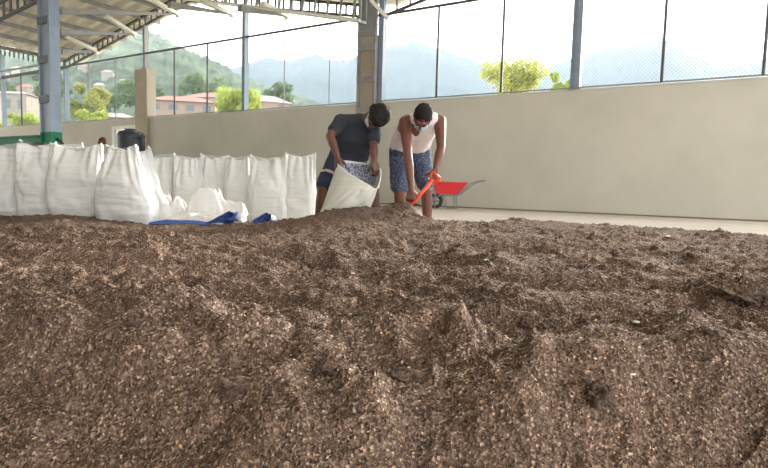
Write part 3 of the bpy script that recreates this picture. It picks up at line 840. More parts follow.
# crumpled empty sacks and the blue sheet
def crumple(name, label, cat, c, sx, sy, sz, seed, m, peaks, amp=.35, n=60):
    V = []; Fc = []
    for j in range(n + 1):
        for i in range(n + 1):
            u, v = i / n * 2 - 1, j / n * 2 - 1
            e_ = 1 - max(abs(u), abs(v)) ** 3
            z = 0
            for (pu, pv, ph_, pr) in peaks:
                du, dv = u - pu, v - pv
                rr = (abs(du * .8 + dv * .45) + abs(du * -.35 + dv * .9) * .9 + max(abs(du), abs(dv)) * .4) / 1.35
                z = max(z, ph_ * min(1, max(0, 1.12 - rr / pr) * 1.35))
            q_ = Vector((u * 2.2 + seed, v * 2.2, seed * .7))
            z += (.5 - abs(mnoise.noise(q_))) * amp * .5 * e_ + (.5 - abs(mnoise.noise(q_ * 2.7))) * amp * .22 * e_
            wob = mnoise.noise(Vector((u * 2 + 5, v * 2, seed))) * .18; wob2 = mnoise.noise(Vector((u * 2, v * 2 + 9, seed))) * .18
            V.append(c + Vector(((u + wob) * sx, (v + wob2) * sy, max(z, .02) * sz)))
    Fc = [(j * (n + 1) + i, j * (n + 1) + i + 1, (j + 1) * (n + 1) + i + 1, (j + 1) * (n + 1) + i) for j in range(n) for i in range(n)]
    o = MB().add(V, Fc).build(name, m, org=c, smooth=True)
    s_ = o.modifiers.new('thickness', 'SOLIDIFY'); s_.thickness = .003
    return tag(o, label, cat)


M_blueT = mat('blue_tarp', (66, 92, 160), .45, var=.1, scale=6, spec=.4)
def hp_(x, dep, dz=0):
    q = P(x, 200, dep); return Vector((q.x, q.y, max(0, hzs(q.x, q.y)) + dz))
crumple('empty_sack', 'crumpled empty white sack lying against the pointed sack', 'empty sack', hp_(170, 5.5, .0), .20, .2, .30, 2.2, M_hem, [(-.5, .1, .8, 1.0), (.5, 0, .75, .8)], .7)
crumple('empty_sack', 'large crumpled empty sack with a peak, in front of the back row', 'empty sack', hp_(217, 5.45, .0), .29, .22, .34, 4.4, M_hem, [(-.3, 0, .95, .9), (.6, .1, .62, .6), (0, .2, .6, 1.1)], .5)
crumple('empty_sack', 'flat white sack lying at the edge of the heap beside the blue sheet', 'empty sack', hp_(196, 5.1, .01), .27, .16, .10, 6.1, M_hem, [(0, 0, .6, 1.2)], 1.0)
def folded(label, sec, dep, thick, dz, m, seed):
    V = []; n = len(sec) * 6; pts = [P(x, y, dep) for x, y in sec]; base = pts[0].copy(); rows = 14
    line = []
    for a, b in zip(pts[:-1], pts[1:]):
        for k in range(6): line.append(a.lerp(b, k / 6))
    line.append(pts[-1])
    for j in range(rows + 1):
        v = j / rows
        for i, p in enumerate(line):
            w_ = mnoise.noise(Vector((i * .35, v * 3, seed))) * .010
            V.append(p + Vector((dz * v + w_, (v - .3) * thick + w_ * 2, .012 * math.sin(v * 5 + i * .2) + w_ - .06 * v * v)))
    nn = len(line)
    o = MB().add(V, [(j * nn + i, j * nn + i + 1, (j + 1) * nn + i + 1, (j + 1) * nn + i) for j in range(rows) for i in range(nn - 1)]).build('plastic_sheet', m, org=base)
    so_ = o.modifiers.new('thickness', 'SOLIDIFY'); so_.thickness = .004
    return tag(o, label, 'sheet')


folded('folded bright blue plastic sheet beside the crumpled white sacks', [(206, 223), (214, 221), (222, 216), (231, 210), (236, 212), (234, 217), (228, 221), (237, 219), (243, 222)], 4.95, .16, .05, M_blueT, 3)
folded('small upright corner of blue plastic near the wide back sack', [(252, 221), (259, 218), (267, 213), (271, 213.5), (274, 219), (272, 222)], 5.1, .10, .03, M_blueT, 7)
crumple('plastic_sheet', 'thin strip of blue plastic at the foot of the leaning sack', 'sheet', hp_(180, 4.92, .0), .26, .07, .05, 5.2, M_blueT, [(0, 0, .5, 1.5)], .9)
crumple('plastic_scrap', 'small white plastic scrap right of the folded blue sheet', 'plastic', hp_(240, 4.95, .0), .055, .05, .09, 7.7, M_hem, [(0, 0, .8, .9)], .8)

# ------------------------------------------------------------------ people
def hull_bm(bm, sph, seg=2):
    """convex hull round some balls: (centre, radius) or (centre, (rx, ry, rz), 3x3)"""
    vs = []
    for s_ in sph:
        c = Vector(s_[0]); r = s_[1]
        tmp = bmesh.new(); bmesh.ops.create_icosphere(tmp, subdivisions=seg, radius=1)
        for v in tmp.verts:
            if isinstance(r, tuple):
                q_ = Vector((v.co.x * r[0], v.co.y * r[1], v.co.z * r[2]))
                if len(s_) > 2: q_ = s_[2] @ q_
            else: q_ = v.co * r
            vs.append(bm.verts.new(c + q_))
        tmp.free()
    res = bmesh.ops.convex_hull(bm, input=vs)
    junk = [g for g in res['geom_interior'] if isinstance(g, bmesh.types.BMVert)]
    bmesh.ops.delete(bm, geom=junk, context='VERTS')


def blob(name, hulls, m, root, voxel=.007, smooth=6, cutters=None, part_of=None, noise_amp=0, nscale=8):
    bm = bmesh.new()
    for h_ in hulls: hull_bm(bm, h_)
    me = bpy.data.meshes.new(name); bm.to_mesh(me); bm.free()
    tmp = bpy.data.objects.new('tmp', me); COL.objects.link(tmp)
    rm = tmp.modifiers.new('r', 'REMESH'); rm.mode = 'VOXEL'; rm.voxel_size = voxel
    if smooth:
        sm = tmp.modifiers.new('s', 'SMOOTH'); sm.iterations = smooth; sm.factor = .5
    dg = bpy.context.evaluated_depsgraph_get(); dg.update()
    me2 = bpy.data.meshes.new_from_object(tmp.evaluated_get(dg)); bpy.data.objects.remove(tmp)
    if cutters or noise_amp:
        bm = bmesh.new(); bm.from_mesh(me2)
        for co, no in (cutters or []):
            bmesh.ops.bisect_plane(bm, geom=bm.verts[:] + bm.edges[:] + bm.faces[:], plane_co=co, plane_no=no, clear_outer=True)
        if noise_amp:
            bm.normal_update()
            for v in bm.verts:
                v.co += v.normal * (noise_amp * (1 - 2 * abs(mnoise.noise(v.co * nscale))) + noise_amp * .5 * mnoise.noise(v.co * nscale * 2.5))
        bm.to_mesh(me2); bm.free()
    if root is not None:
        o3 = root.location
        me2.transform(Matrix.Translation(-Vector(o3)))
    me2.materials.clear(); me2.materials.append(m)
    me2.polygons.foreach_set('use_smooth', [True] * len(me2.polygons))
    ob = bpy.data.objects.new(name, me2); COL.objects.link(ob)
    ob.parent = part_of if part_of is not None else root
    return ob


def limb(a, ra, b, rb, mid=None):
    a = Vector(a); b = Vector(b)
    if mid is None: return [[(a, ra), (b, rb)]]
    t_, rm_ = mid; c = a.lerp(b, t_)
    return [[(a, ra), (c, rm_)], [(c, rm_), (b, rb)]]


def hand(wrist, direc, palm_n, side, curl=1.0, spread=.1):
    """palm, four unequal fingers and a thumb; direc: towards the knuckles, palm_n: the way the palm faces"""
    d = Vector(direc).normalized(); n_ = Vector(palm_n); n_ = (n_ - d * n_.dot(d)).normalized(); x = d.cross(n_).normalized() * side
    w = Vector(wrist); H = []
    H.append([(w, .024), (w + d * .035 + x * .018, .017), (w + d * .035 - x * .018, .017)])
    H.append([(w + d * .03 + x * .022, .016), (w + d * .03 - x * .022, .015), (w + d * .085 + x * .031, .013), (w + d * .088 - x * .029, .012)])
    for i, (off, ln) in enumerate(((.031, .070), (.011, .078), (-.010, .073), (-.030, .058))):
        p = w + d * .086 + x * off; ang = 0; r_ = .0098
        for k, seg in enumerate((.45, .31, .24)):
            ang += curl * (.75 if k == 0 else .95)
            dr_ = (d * math.cos(ang) + n_ * math.sin(ang) + x * (off * spread * 4)).normalized()
            q_ = p + dr_ * ln * seg
            H.append([(p, r_), (q_, r_ * .92)]); p = q_; r_ *= .92
    p = w + d * .025 + x * .026
    t1 = p + (d * .55 + x * .7 + n_ * .35).normalized() * .038
    t2 = t1 + (d * .6 + x * .05 + n_ * .75).normalized() * .030
    t3 = t2 + (d * .35 - x * .3 + n_ * .85).normalized() * .024
    H += [[(p, .015), (t1, .0125)], [(t1, .0125), (t2, .011)], [(t2, .011), (t3, .0095)]]
    return H


def head_frame(f, u):
    f = Vector(f).normalized(); u = Vector(u); u = (u - f * u.dot(f)).normalized(); r = f.cross(u)
    return Matrix((r, f, u)).transposed()


def head_hulls(c, Mx):
    L_ = lambda x, y, z: c + Mx @ Vector((x, y, z))
    H = [[(L_(0, -.012, .030), (.076, .094, .084), Mx)],
         [(L_(0, .03, .0), (.066, .062, .06), Mx), (L_(0, .052, -.072), .028), (L_(.03, .022, -.062), .028), (L_(-.03, .022, -.062), .028)],
         [(L_(0, .086, .012), .009), (L_(0, .106, -.022), .011), (L_(.012, .092, -.026), .008), (L_(-.012, .092, -.026), .008)],
         [(L_(.03, .078, .03), .012), (L_(-.03, .078, .03), .012)],
         [(L_(0, .080, -.047), .014), (L_(.018, .072, -.05), .01), (L_(-.018, .072, -.05), .01)],
         [(L_(.079, -.008, .006), (.008, .018, .028), Mx)], [(L_(-.079, -.008, .006), (.008, .018, .028), Mx)]]
    return H, L_


def skin_mat(name, rgb):
    m = mat(name, rgb, .5, var=.08, scale=12, bump=.1, bscale=60, spec=.4); return m


M_skinL = skin_mat('skin_brown', (94, 64, 54)); M_skinR = skin_mat('skin_brown_warm', (106, 68, 56))
M_hair = mat('black_hair', (30, 27, 29), .8, var=.2, scale=60, bump=.9, bscale=120)
M_mask = mat('pale_blue_mask', (178, 200, 216), .7, var=.05)
M_eye = mat('eye_dark', (30, 24, 22), .2)
M_tee = mat('charcoal_tee', (50, 54, 63), .9, var=.12, scale=10, bump=.3, bscale=14)
M_tank = mat('white_tank', (222, 212, 208), .85, var=.05, scale=8, bump=.35, bscale=12)
M_shortL = mat('navy_shorts', (46, 54, 76), .85, var=.15, scale=10, bump=.3, bscale=12)
M_stripe = mat('pale_stripe', (196, 178, 170), .85)


def pattern_mat():
    m = bpy.data.materials.new('patterned_shorts'); m.use_nodes = True; n = m.node_tree.nodes; l = m.node_tree.links; b = n['Principled BSDF']
    b.inputs['Roughness'].default_value = .85; tc = n.new('ShaderNodeTexCoord'); vo = n.new('ShaderNodeTexNoise'); vo.inputs['Scale'].default_value = 60; vo.inputs['Detail'].default_value = 3
    l.new(tc.outputs['Object'], vo.inputs['Vector']); cr = n.new('ShaderNodeValToRGB'); cr.color_ramp.elements[0].position = .5; cr.color_ramp.elements[0].color = lin((48, 56, 80))
    cr.color_ramp.elements[1].position = .62; cr.color_ramp.elements[1].color = lin((96, 104, 126)); l.new(vo.outputs['Fac'], cr.inputs[0]); l.new(cr.outputs[0], b.inputs['Base Color']); return m


M_shortR = pattern_mat()


def foot(ankle, direc):
    a_ = Vector(ankle); d = Vector(direc); d.z = 0; d.normalize(); x = Vector((-d.y, d.x, 0))
    g = Vector((a_.x, a_.y, 0))
    return [[(a_, .038), (g - d * .04 + Vector((0, 0, .03)), .03), (g + d * .05 + Vector((0, 0, .04)), .034)],
            [(g - d * .04 + Vector((0, 0, .03)), .03), (g + d * .13 + x * .022 + Vector((0, 0, .022)), .022), (g + d * .12 - x * .026 + Vector((0, 0, .02)), .02), (g + d * .05 + Vector((0, 0, .04)), .034)]] + \
           [[(g + d * .14 + x * (.03 - k * .016) + Vector((0, 0, .014)), .012 - k * .001), (g + d * (.172 - k * .008) + x * (.03 - k * .016) + Vector((0, 0, .012)), .011 - k * .001)] for k in range(5)]


def facial(root, body, L_, Mx, hair_h, beard, maskon):
    blob('hair', hair_h, M_hair, root, .007, 2, noise_amp=.003, nscale=60)
    for sx in (-1, 1):
        sub(MB().lathe(L_(sx * .03, .088, .012), [(.001, -.010), (.009, -.004), (.010, 0), (.009, .004), (.001, .010)], 10), 'eye', M_eye, body, root, smooth=True)
    mk = blob('face_mask', maskon, M_mask, root, .005, 4)
    for sx in (-1, 1):
        for z in (-.02, -.065):
            sub(MB().tube([L_(sx * .048, .07, z), L_(sx * .068, .04, z * .5), L_(sx * .082, -.012, .005)], .002, 6), 'ear_loop', M_mask, mk, root)
    if beard: blob('beard', beard, M_hair, root, .006, 2, noise_amp=.002, nscale=80)


def person(label, J, cfg):
    root = thing('person', label, 'person', Vector((J['pel'].x, J['pel'].y, 0)))
    H = []
    cn = J['chest']
    # trunk
    H.append([(J['shL'], .058), (J['shR'], .058), (J['neck'], .06), (J['ribL'], .10), (J['ribR'], .10)])
    H.append([(J['ribL'], .10), (J['ribR'], .10), (J['beL'], .095), (J['beR'], .095)])
    H.append([(J['beL'], .095), (J['beR'], .095), (J['hipL'], .095), (J['hipR'], .095), (J['pel'], .11)])
    Mx = head_frame(J['hf'], J['hu']); hh, L_ = head_hulls(J['head'], Mx)
    H.append([(J['neck'], .058), (L_(0, -.035, -.05), .052)])
    H += hh
    for sd_ in 'LR':
        H += limb(J['sh' + sd_], .056, J['el' + sd_], .038, (.4, .052)); H += limb(J['el' + sd_], .039, J['wr' + sd_], .025, (.3, .042))
        H += hand(*J['hand' + sd_])
        H += limb(J['hip' + sd_], .088, J['kn' + sd_], .055, (.45, .078)); H += limb(J['kn' + sd_], .054, J['an' + sd_], .036, (.32, .056))
        H += foot(J['an' + sd_], J['ft' + sd_])
    body = blob('body', H, cfg['skin'], root, .0055, 4)
    # shirt
    S = [[(J['shL'], .066), (J['shR'], .066), (J['neck'] - (J['neck'] - cn) * .05, .074 if cfg['sleeve'] else .062), (J['ribL'], .112), (J['ribR'], .112)],
         [(J['ribL'], .112), (J['ribR'], .112), (J['beL'], .108), (J['beR'], .108)], [(J['beL'], .110), (J['beR'], .110), (J['hemL'], .120), (J['hemR'], .120)]]
    if cfg['sleeve']:
        for sd_ in 'LR':
            q_ = J['sh' + sd_].lerp(J['el' + sd_], cfg['sleeve']); S.append([(J['sh' + sd_], .068), (q_, .060)])
    else:
        S[0] = [(J['shL'].lerp(J['neck'], .42), .062), (J['shR'].lerp(J['neck'], .42), .062), (J['ribL'], .113), (J['ribR'], .113)]
    blob('shirt', S, cfg['shirt'], root, .008, 5, noise_amp=.006, nscale=9)
    # shorts
    K = [[(J['beL'].lerp(J['hipL'], .45), .103), (J['beR'].lerp(J['hipR'], .45), .103), (J['hipL'], .108), (J['hipR'], .108), (J['pel'], .122), (J['hemL'], .112), (J['hemR'], .112)]]
    for sd_ in 'LR':
        e_ = J['hip' + sd_].lerp(J['kn' + sd_], cfg['short'][sd_]); K.append([(J['hip' + sd_], .108), (e_, .086)])
    sh = blob('shorts', K, cfg['shorts'], root, .008, 4, noise_amp=.006, nscale=9)
    return root, body, sh, L_, Mx


def joints(**k): return {a_: (P(*b_) if isinstance(b_, tuple) and a_ not in ('hf', 'hu', 'ftL', 'ftR') else b_) for a_, b_ in k.items()}


# man on the left: turned to his left, bent over, holding a sack open. L = picture left
J = joints(head=(376, 117.5, 4.95), neck=(363, 121, 5.14), chest=(356, 134, 5.25), shL=(341, 121.5, 5.14), shR=(374, 129, 5.16), ribL=(348, 134, 5.24), ribR=(364, 139, 5.25),
           beL=(345, 147, 5.36), beR=(359, 150, 5.37), pel=(347, 158, 5.46), hipL=(338, 161, 5.42), hipR=(356, 162, 5.48), hemL=(342, 153, 5.41), hemR=(357, 155, 5.43),
           elL=(330, 136, 4.97), wrL=(338, 157, 4.92), elR=(373.5, 146, 5.06), wrR=(374.5, 161, 4.97), knL=(323, 189, 5.22), anL=(318, 229, 5.36), knR=(374, 189, 5.3), anR=(377, 230, 5.42),
           hf=(-.42, -.22, -.88), hu=(.62, -.72, .28), ftL=(-.4, -1, 0), ftR=(.25, -1, 0))
J['handL'] = (J['wrL'], (.02, -.1, -1), (.5, .8, 0), 1, .75)
J['handR'] = (J['wrR'], (.25, -.1, -1), (-.5, .8, 0), -1, .75)
JL = J
root, body, sh, L_, Mx = person('man in dark t-shirt and navy shorts bending over and holding a white sack open', J,
                                dict(skin=M_skinL, shirt=M_tee, shorts=M_shortL, sleeve=.62, short={'L': .86, 'R': .62}))
facial(root, body, L_, Mx, [[(L_(0, -.022, .048), (.100, .110, .092), Mx)], [(L_(0, -.058, -.01), (.092, .066, .078), Mx)], [(L_(0, .045, .085), .035), (L_(.04, .03, .075), .035), (L_(-.04, .03, .075), .035)]], None,
       [[(L_(0, .088, -.016), .016), (L_(.042, .05, -.02), .022), (L_(-.042, .05, -.02), .022), (L_(0, .082, -.055), .02), (L_(.03, .045, -.075), .022), (L_(-.03, .045, -.075), .022)]])
a_ = J['hipL'].lerp(J['knL'], .56); b_ = J['hipL'].lerp(J['knL'], .65)
bx = blob('leg_stripe', [[(a_, .106), (b_, .104)]], M_stripe, root, .006, 2,
          cutters=[(b_, (b_ - a_).normalized()), (a_, (a_ - b_).normalized())])

# man on the right: bent over a shovel
J = joints(head=(422.5, 118, 4.86), neck=(423, 117, 5.06), chest=(416, 132, 5.2), shL=(405, 122, 5.06), shR=(440, 121, 5.10), ribL=(407, 131, 5.22), ribR=(424, 132, 5.22),
           beL=(401, 142, 5.36), beR=(419, 143, 5.36), pel=(409, 153, 5.48), hipL=(400, 157, 5.45), hipR=(420, 157, 5.48), hemL=(401, 144, 5.40), hemR=(418, 144, 5.40),
           elL=(408, 156, 4.88), wrL=(411.5, 189, 4.80), elR=(441, 148, 4.93), wrR=(435.5, 168.5, 4.82), knL=(399, 190, 5.3), anL=(402, 229, 5.46), knR=(426.5, 190, 5.4), anR=(427.5, 230, 5.52),
           hf=(-.2, -.45, -.87), hu=(.05, -.86, .5), ftL=(-.2, -1, 0), ftR=(.2, -1, 0))
J['handL'] = (J['wrL'], (-.12, .0, -1), (.1, .9, -.2), 1, 1.0)
J['handR'] = (J['wrR'], (-.1, .05, -1), (-.6, .7, 0), -1, 1.05)
JR = J
root, body, sh, L_, Mx = person('man in white tank top and patterned blue shorts bending down with a red shovel', J,
                                dict(skin=M_skinR, shirt=M_tank, shorts=M_shortR, sleeve=0, short={'L': .88, 'R': .78}))
facial(root, body, L_, Mx, [[(L_(0, -.020, .044), (.083, .096, .082), Mx)], [(L_(0, -.05, .0), (.08, .058, .065), Mx)]],
       [[(L_(0, .060, -.090), .022), (L_(.036, .028, -.075), .022), (L_(-.036, .028, -.075), .022)], [(L_(.036, .028, -.075), .022), (L_(.062, .0, -.03), .017)], [(L_(-.036, .028, -.075), .022), (L_(-.062, .0, -.03), .017)]],
       [[(L_(0, .092, -.018), .016), (L_(.044, .052, -.022), .02), (L_(-.044, .052, -.022), .02), (L_(0, .084, -.055), .02), (L_(.03, .055, -.068), .02), (L_(-.03, .055, -.068), .02)]])

# far person behind the sacks: only the head shows above them
g = P(101.5, 150, 14.6); g0 = Vector((g.x, g.y, 0)); hc = P(102, 142, 14.6)
rt = thing('person', 'distant person in a pale pink shirt standing behind the white sacks near the doorway', 'person', g0)
v_ = lambda x, y, z: Vector((g0.x + x, g0.y + y, z))
Mx = head_frame((-.8, -.5, -.1), (0, 0, 1)); hh, L2 = head_hulls(hc, Mx); zt = hc.z
bh = hh + [[(v_(0, 0, zt - .2), .05), (hc, .05)], [(v_(-.16, 0, zt - .27), .055), (v_(.16, 0, zt - .27), .055), (v_(-.1, 0, zt - .5), .09), (v_(.1, 0, zt - .5), .09)],
           [(v_(-.1, 0, zt - .5), .09), (v_(.1, 0, zt - .5), .09), (v_(-.09, 0, .82), .1), (v_(.09, 0, .82), .1)]]
for sx in (-1, 1):
    bh += limb(v_(sx * .17, 0, zt - .28), .05, v_(sx * .22, -.02, zt - .57), .038); bh += limb(v_(sx * .22, -.02, zt - .57), .038, v_(sx * .23, -.08, zt - .82), .026)
    bh += hand(v_(sx * .23, -.08, zt - .82), (0, -.1, -1), (-sx, 0, 0), sx, .4)
    bh += limb(v_(sx * .09, 0, .82), .09, v_(sx * .1, 0, .46), .056); bh += limb(v_(sx * .1, 0, .46), .056, v_(sx * .1, .02, .08), .036); bh += foot(v_(sx * .1, .02, .08), (0, -1, 0))
bd = blob('body', bh, M_skinL, rt, .008, 4)
blob('hair', [[(L2(0, -.02, .046), (.084, .098, .084), Mx)], [(L2(0, -.05, .0), (.08, .058, .075), Mx)]], mat('brown_hair', (70, 44, 36), .8), rt, .009, 2)
blob('shirt', [[(v_(-.16, 0, zt - .27), .066), (v_(.16, 0, zt - .27), .066), (v_(-.1, 0, zt - .5), .104), (v_(.1, 0, zt - .5), .104)],
               [(v_(-.1, 0, zt - .5), .104), (v_(.1, 0, zt - .5), .104), (v_(-.09, 0, .86), .112), (v_(.09, 0, .86), .112)],
               [(v_(-.17, 0, zt - .28), .06), (v_(-.2, -.01, zt - .46), .055)], [(v_(.17, 0, zt - .28), .06), (v_(.2, -.01, zt - .46), .055)]], mat('pink_shirt', (212, 186, 184), .85), rt, .01, 4)
blob('trousers', [[(v_(-.09, 0, .84), .108), (v_(.09, 0, .84), .108)]] + [[(v_(sx * .09, 0, .82), .1), (v_(sx * .1, .01, .12), .058)] for sx in (-1, 1)], M_shortL, rt, .01, 4)

# ------------------------------------------------------------------ the sack being filled
def crspline(pts, n, closed=True):
    out = []; N = len(pts)
    for i in range(N if closed else N - 1):
        p0, p1, p2, p3 = pts[(i - 1) % N], pts[i], pts[(i + 1) % N], pts[(i + 2) % N]
        if not closed: p0 = pts[max(i - 1, 0)]; p3 = pts[min(i + 2, N - 1)]
        for k in range(n):
            t_ = k / n
            out.append(.5 * ((2 * p1) + (p2 - p0) * t_ + (2 * p0 - 5 * p1 + 4 * p2 - p3) * t_ ** 2 + (3 * p1 - p0 - 3 * p2 + p3) * t_ ** 3))
    if not closed: out.append(pts[-1])
    return out


mouth = [P(380, 169, 4.97), P(371, 164.5, 5.10), P(357, 162.5, 5.14), P(344, 161, 5.06), P(337.5, 163, 4.93), P(344, 170, 4.85), P(356, 178, 4.81), P(368, 185, 4.80), P(376, 189, 4.83), P(380, 180, 4.90)]
ring = crspline(mouth, 10)
NA = len(ring)
bc = P(343, 226, 5.02); bc.z = max(.10, hzs(bc.x, bc.y) - .02)
s_root = thing('held_sack', 'open white sack with blue print inside, held by the man in the dark t-shirt', 'sack', Vector((bc.x, bc.y, bc.z)))
NVb = 34; V = []
# ring 0 = mouth; the bottom ring is matched by angle round the mouth's centre
mc = sum(ring, Vector()) / NA
for j in range(NVb + 1):
    v = j / NVb
    for k, p in enumerate(ring):
        an = 2 * math.pi * k / NA
        c_, s_ = math.cos(an), math.sin(an)
        q_ = bc + Vector((0.215 * math.copysign(abs(c_) ** .7, c_), .13 * math.copysign(abs(s_) ** .7, s_), 0))
        r_ = p.lerp(q_, v)
        bul = math.sin(v * math.pi) * .035
        fold = (abs(mnoise.noise(Vector((k * .16, v * .8, 3)))) - .2) * .05 * math.sin(min(1, v * 1.1) * math.pi) * 1.1
        dr_ = Vector((c_ * .35, s_, 0))
        r_ = r_ + dr_ * (bul + fold)
        V.append(r_)
Fc = [(j * NA + k, j * NA + (k + 1) % NA, (j + 1) * NA + (k + 1) % NA, (j + 1) * NA + k) for j in range(NVb) for k in range(NA)]
Fc += [tuple(NVb * NA + k for k in range(NA))]
M_cream = sack_material('sack_cream', (206, 208, 198), .1)
ob = MB().add(V, Fc).build('sack_body', M_cream, s_root, smooth=True)
so = ob.modifiers.new('thickness', 'SOLIDIFY'); so.thickness = .003
MB().tube(ring + [ring[0]], .006, 8, cap=False).build('rolled_rim', M_hem, s_root, smooth=True)


def print_mat():
    m = bpy.data.materials.new('blue_print'); m.use_nodes = True; n = m.node_tree.nodes; l = m.node_tree.links; b = n['Principled BSDF']
    b.inputs['Roughness'].default_value = .6; tc = n.new('ShaderNodeTexCoord'); mp = n.new('ShaderNodeMapping'); mp.inputs['Scale'].default_value = (52, 12, 36); mp.inputs['Rotation'].default_value = (0, .25, 0)
    l.new(tc.outputs['Object'], mp.inputs[0]); nz = n.new('ShaderNodeTexNoise'); nz.inputs['Scale'].default_value = 1.6; nz.inputs['Detail'].default_value = 2; l.new(mp.outputs[0], nz.inputs['Vector'])
    cr = n.new('ShaderNodeValToRGB'); cr.color_ramp.interpolation = 'CONSTANT'; cr.color_ramp.elements[0].color = lin((78, 86, 116)); cr.color_ramp.elements[1].position = .5; cr.color_ramp.elements[1].color = lin((164, 168, 178))
    l.new(nz.outputs['Fac'], cr.inputs[0]); l.new(cr.outputs[0], b.inputs['Base Color']); return m


# printed panel on the inside of the back wall of the sack (just in front of its cloth)
pv = []; ks = list(range(4, 42)); js = list(range(1, 14))
for j in js:
    for k in ks:
        p = V[j * NA + k]; pv.append(p + Vector((0, -.012, 0)))
nk = len(ks)
pf = [(a * nk + b, a * nk + b + 1, (a + 1) * nk + b + 1, (a + 1) * nk + b) for a in range(len(js) - 1) for b in range(nk - 1)]
pp = MB().add(pv, pf).build('printed_panel', print_mat(), s_root, smooth=True)
pp['label'] = 'blue printed inside face'

# ------------------------------------------------------------------ shovel
M_red = mat('orange_red', (226, 84, 50), .4, var=.08, scale=8, spec=.5)
M_wood = mat('pale_wood', (206, 150, 110), .6)
gt = P(436.5, 175.5, 4.80); gb = P(409, 207.5, 4.83); tip = P(402, 217, 4.83)
ax = (gb - gt).normalized()
t = thing('shovel', 'orange-red shovel pushed into the compost by the man in the tank top', 'shovel', Vector((tip.x, tip.y, tip.z)))
MB().tube([gt + ax * .045, gb + ax * .02], .016, 12).build('shaft', M_red, t, smooth=True)
sd_ = ax.cross(Vector((0, 1, 0))).normalized()
MB().tube([gt - sd_ * .042, gt - sd_ * .044 + ax * .02, gt + ax * .065 - sd_ * .010], .011, 8).build('grip', M_red, t, smooth=True)
MB().tube([gt + sd_ * .042, gt + sd_ * .044 + ax * .02, gt + ax * .065 + sd_ * .010], .011, 8).build('grip', M_red, t, smooth=True)
MB().tube([gt - sd_ * .047, gt + sd_ * .047], .014, 10).build('grip', M_red, t, smooth=True)
# blade: a dished plate
bm_ = MB(); V2 = []; nb_ = 12
fr = (Vector((0, -1, 0)) - ax * Vector((0, -1, 0)).dot(ax)).normalized()
for i in range(nb_ + 1):
    v = i / nb_; hw_ = .035 + .065 * min(1, v * 4) if v < .75 else .10 * math.sqrt(max(0, 1 - ((v - .75) / .25) ** 2)) * .9 + .006
    for k in range(9):
        u = k / 4 - 1
        V2.append(gb + ax * (v * .26 - .01) + sd_ * u * hw_ * .8 + fr * (u * u * .025 + .01))
F2 = [(i * 9 + k, i * 9 + k + 1, (i + 1) * 9 + k + 1, (i + 1) * 9 + k) for i in range(nb_) for k in range(8)]
bl_ = bm_.add(V2, F2).build('blade', M_red, t, smooth=True); so = bl_.modifiers.new('thickness', 'SOLIDIFY'); so.thickness = .004

# ------------------------------------------------------------------ wheelbarrow at the wall
M_wb = mat('red_tray', (206, 48, 56), .4, var=.08, scale=5, spec=.5); M_tyre = mat('tyre', (52, 54, 62), .8)
wd = 14.3; kx = wd / F
q = lambda x, y, dy=0: P(x, y, wd) + Vector((0, dy, 0))
fz = on_floor(445, 208.5); base = P(447, 207, wd); base.z = 0
t = thing('wheelbarrow', 'red wheelbarrow parked at the wall behind the man with the shovel', 'wheelbarrow', base)
tp = [q(433, 182), q(466, 183)]; bt = [q(437, 193.5), q(456, 194)]
tv = []
for dy, inset in ((-.30, 0), (.30, 0)): tv += [tp[0] + Vector((0, dy, 0)), tp[1] + Vector((0, dy, 0))]
for dy in (-.18, .18): tv += [bt[0] + Vector((0, dy, 0)), bt[1] + Vector((0, dy, 0))]
tm = MB().add(tv, [(0, 1, 5, 4), (1, 3, 7, 5), (3, 2, 6, 7), (2, 0, 4, 6), (4, 5, 7, 6)]).build('tray', M_wb, t)
so = tm.modifiers.new('thickness', 'SOLIDIFY'); so.thickness = .012
MB().tube([tv[0], tv[1], tv[3], tv[2], tv[0]], .014, 8).build('rim', M_wb, t, smooth=True)
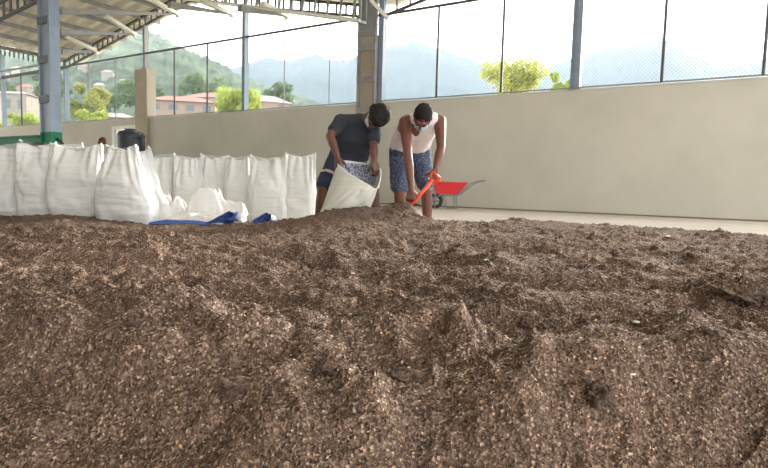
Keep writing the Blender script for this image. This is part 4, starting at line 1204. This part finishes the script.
for dy in (-.24, .24):
    hp = crspline([q(430, 200, dy * .2), q(440, 195.5, dy * .7), q(456, 195, dy), q(466, 188.5, dy * 1.1), q(475, 182.5, dy * 1.1), q(484, 180.5, dy * 1.1)], 6, False)
    MB().tube(hp, .019, 8).build('handle', M_steel, t, smooth=True)
    g1 = q(455, 195, dy); MB().tube([g1, Vector((g1.x + .02, g1.y, .03)), Vector((g1.x - .22, g1.y, .03)), g1 - Vector((.3, 0, .0))], .016, 8).build('leg', M_steel, t, smooth=True)
wc = Vector((q(435, 200).x, q(435, 200).y, .20))
wm = MB(); ring_ = [wc + Vector((math.cos(a_) * .155, 0, math.sin(a_) * .155)) for a_ in np.linspace(0, 2 * math.pi, 25)]
wm.tube(ring_, .045, 10, cap=False).build('wheel', M_tyre, t, smooth=True)
MB().tube([wc - Vector((0, .12, 0)), wc + Vector((0, .12, 0))], .02, 8).build('axle', M_steel, t, smooth=True)
MB().tube([wc + Vector((-.12, 0, 0)), wc + Vector((.12, 0, 0))], .02, 8).build('hub', M_steel, t, smooth=True)
MB().tube([wc + Vector((0, 0, -.12)), wc + Vector((0, 0, .12))], .02, 8).build('hub', M_steel, t, smooth=True)

# ------------------------------------------------------------------ black water tank at the doorway
tc_ = P(131, 150, 20.5); base = Vector((tc_.x, tc_.y, 0))
M_tank_b = mat('black_plastic', (62, 66, 76), .45, var=.08, scale=4, spec=.4)
t = thing('water_tank', 'black ribbed plastic water tank standing in front of the doorway', 'tank', base)
ztop = P(131, 130, 20.5).z
pr = [(.02, .0), (.46, .02), (.48, .1)]
z = .2
while z < ztop - .28:
    pr += [(.48, z), (.465, z + .03), (.48, z + .06)]; z += .22
pr += [(.48, ztop - .2), (.42, ztop - .08), (.24, ztop - .03), (.23, ztop - .02)]
MB().lathe(base, pr, 32).build('tank_body', M_tank_b, t, smooth=True)
MB().lathe(base, [(.02, ztop - .03), (.21, ztop - .03), (.21, ztop + .03), (.02, ztop + .05)], 24).build('lid', M_tank_b, t, smooth=True)
MB().tube([base + Vector((.35, -.2, ztop - .1)), base + Vector((.52, -.25, ztop - .12)), base + Vector((.54, -.25, .05))], .03, 8).build('pipe', M_tank_b, t, smooth=True)
# small black bracket beside the column foot
q0 = W(cs1 + .03, 6.5, 1.52)
t = MB().tube([q0, q0 + Vector((.10, 0, -.03)), q0 + Vector((.17, 0, -.13))], .035, 8).build('cable_bundle', M_tyre, org=q0, smooth=True)
tag(t, 'small black cable bundle hanging at the right side of the green column foot', 'cable')
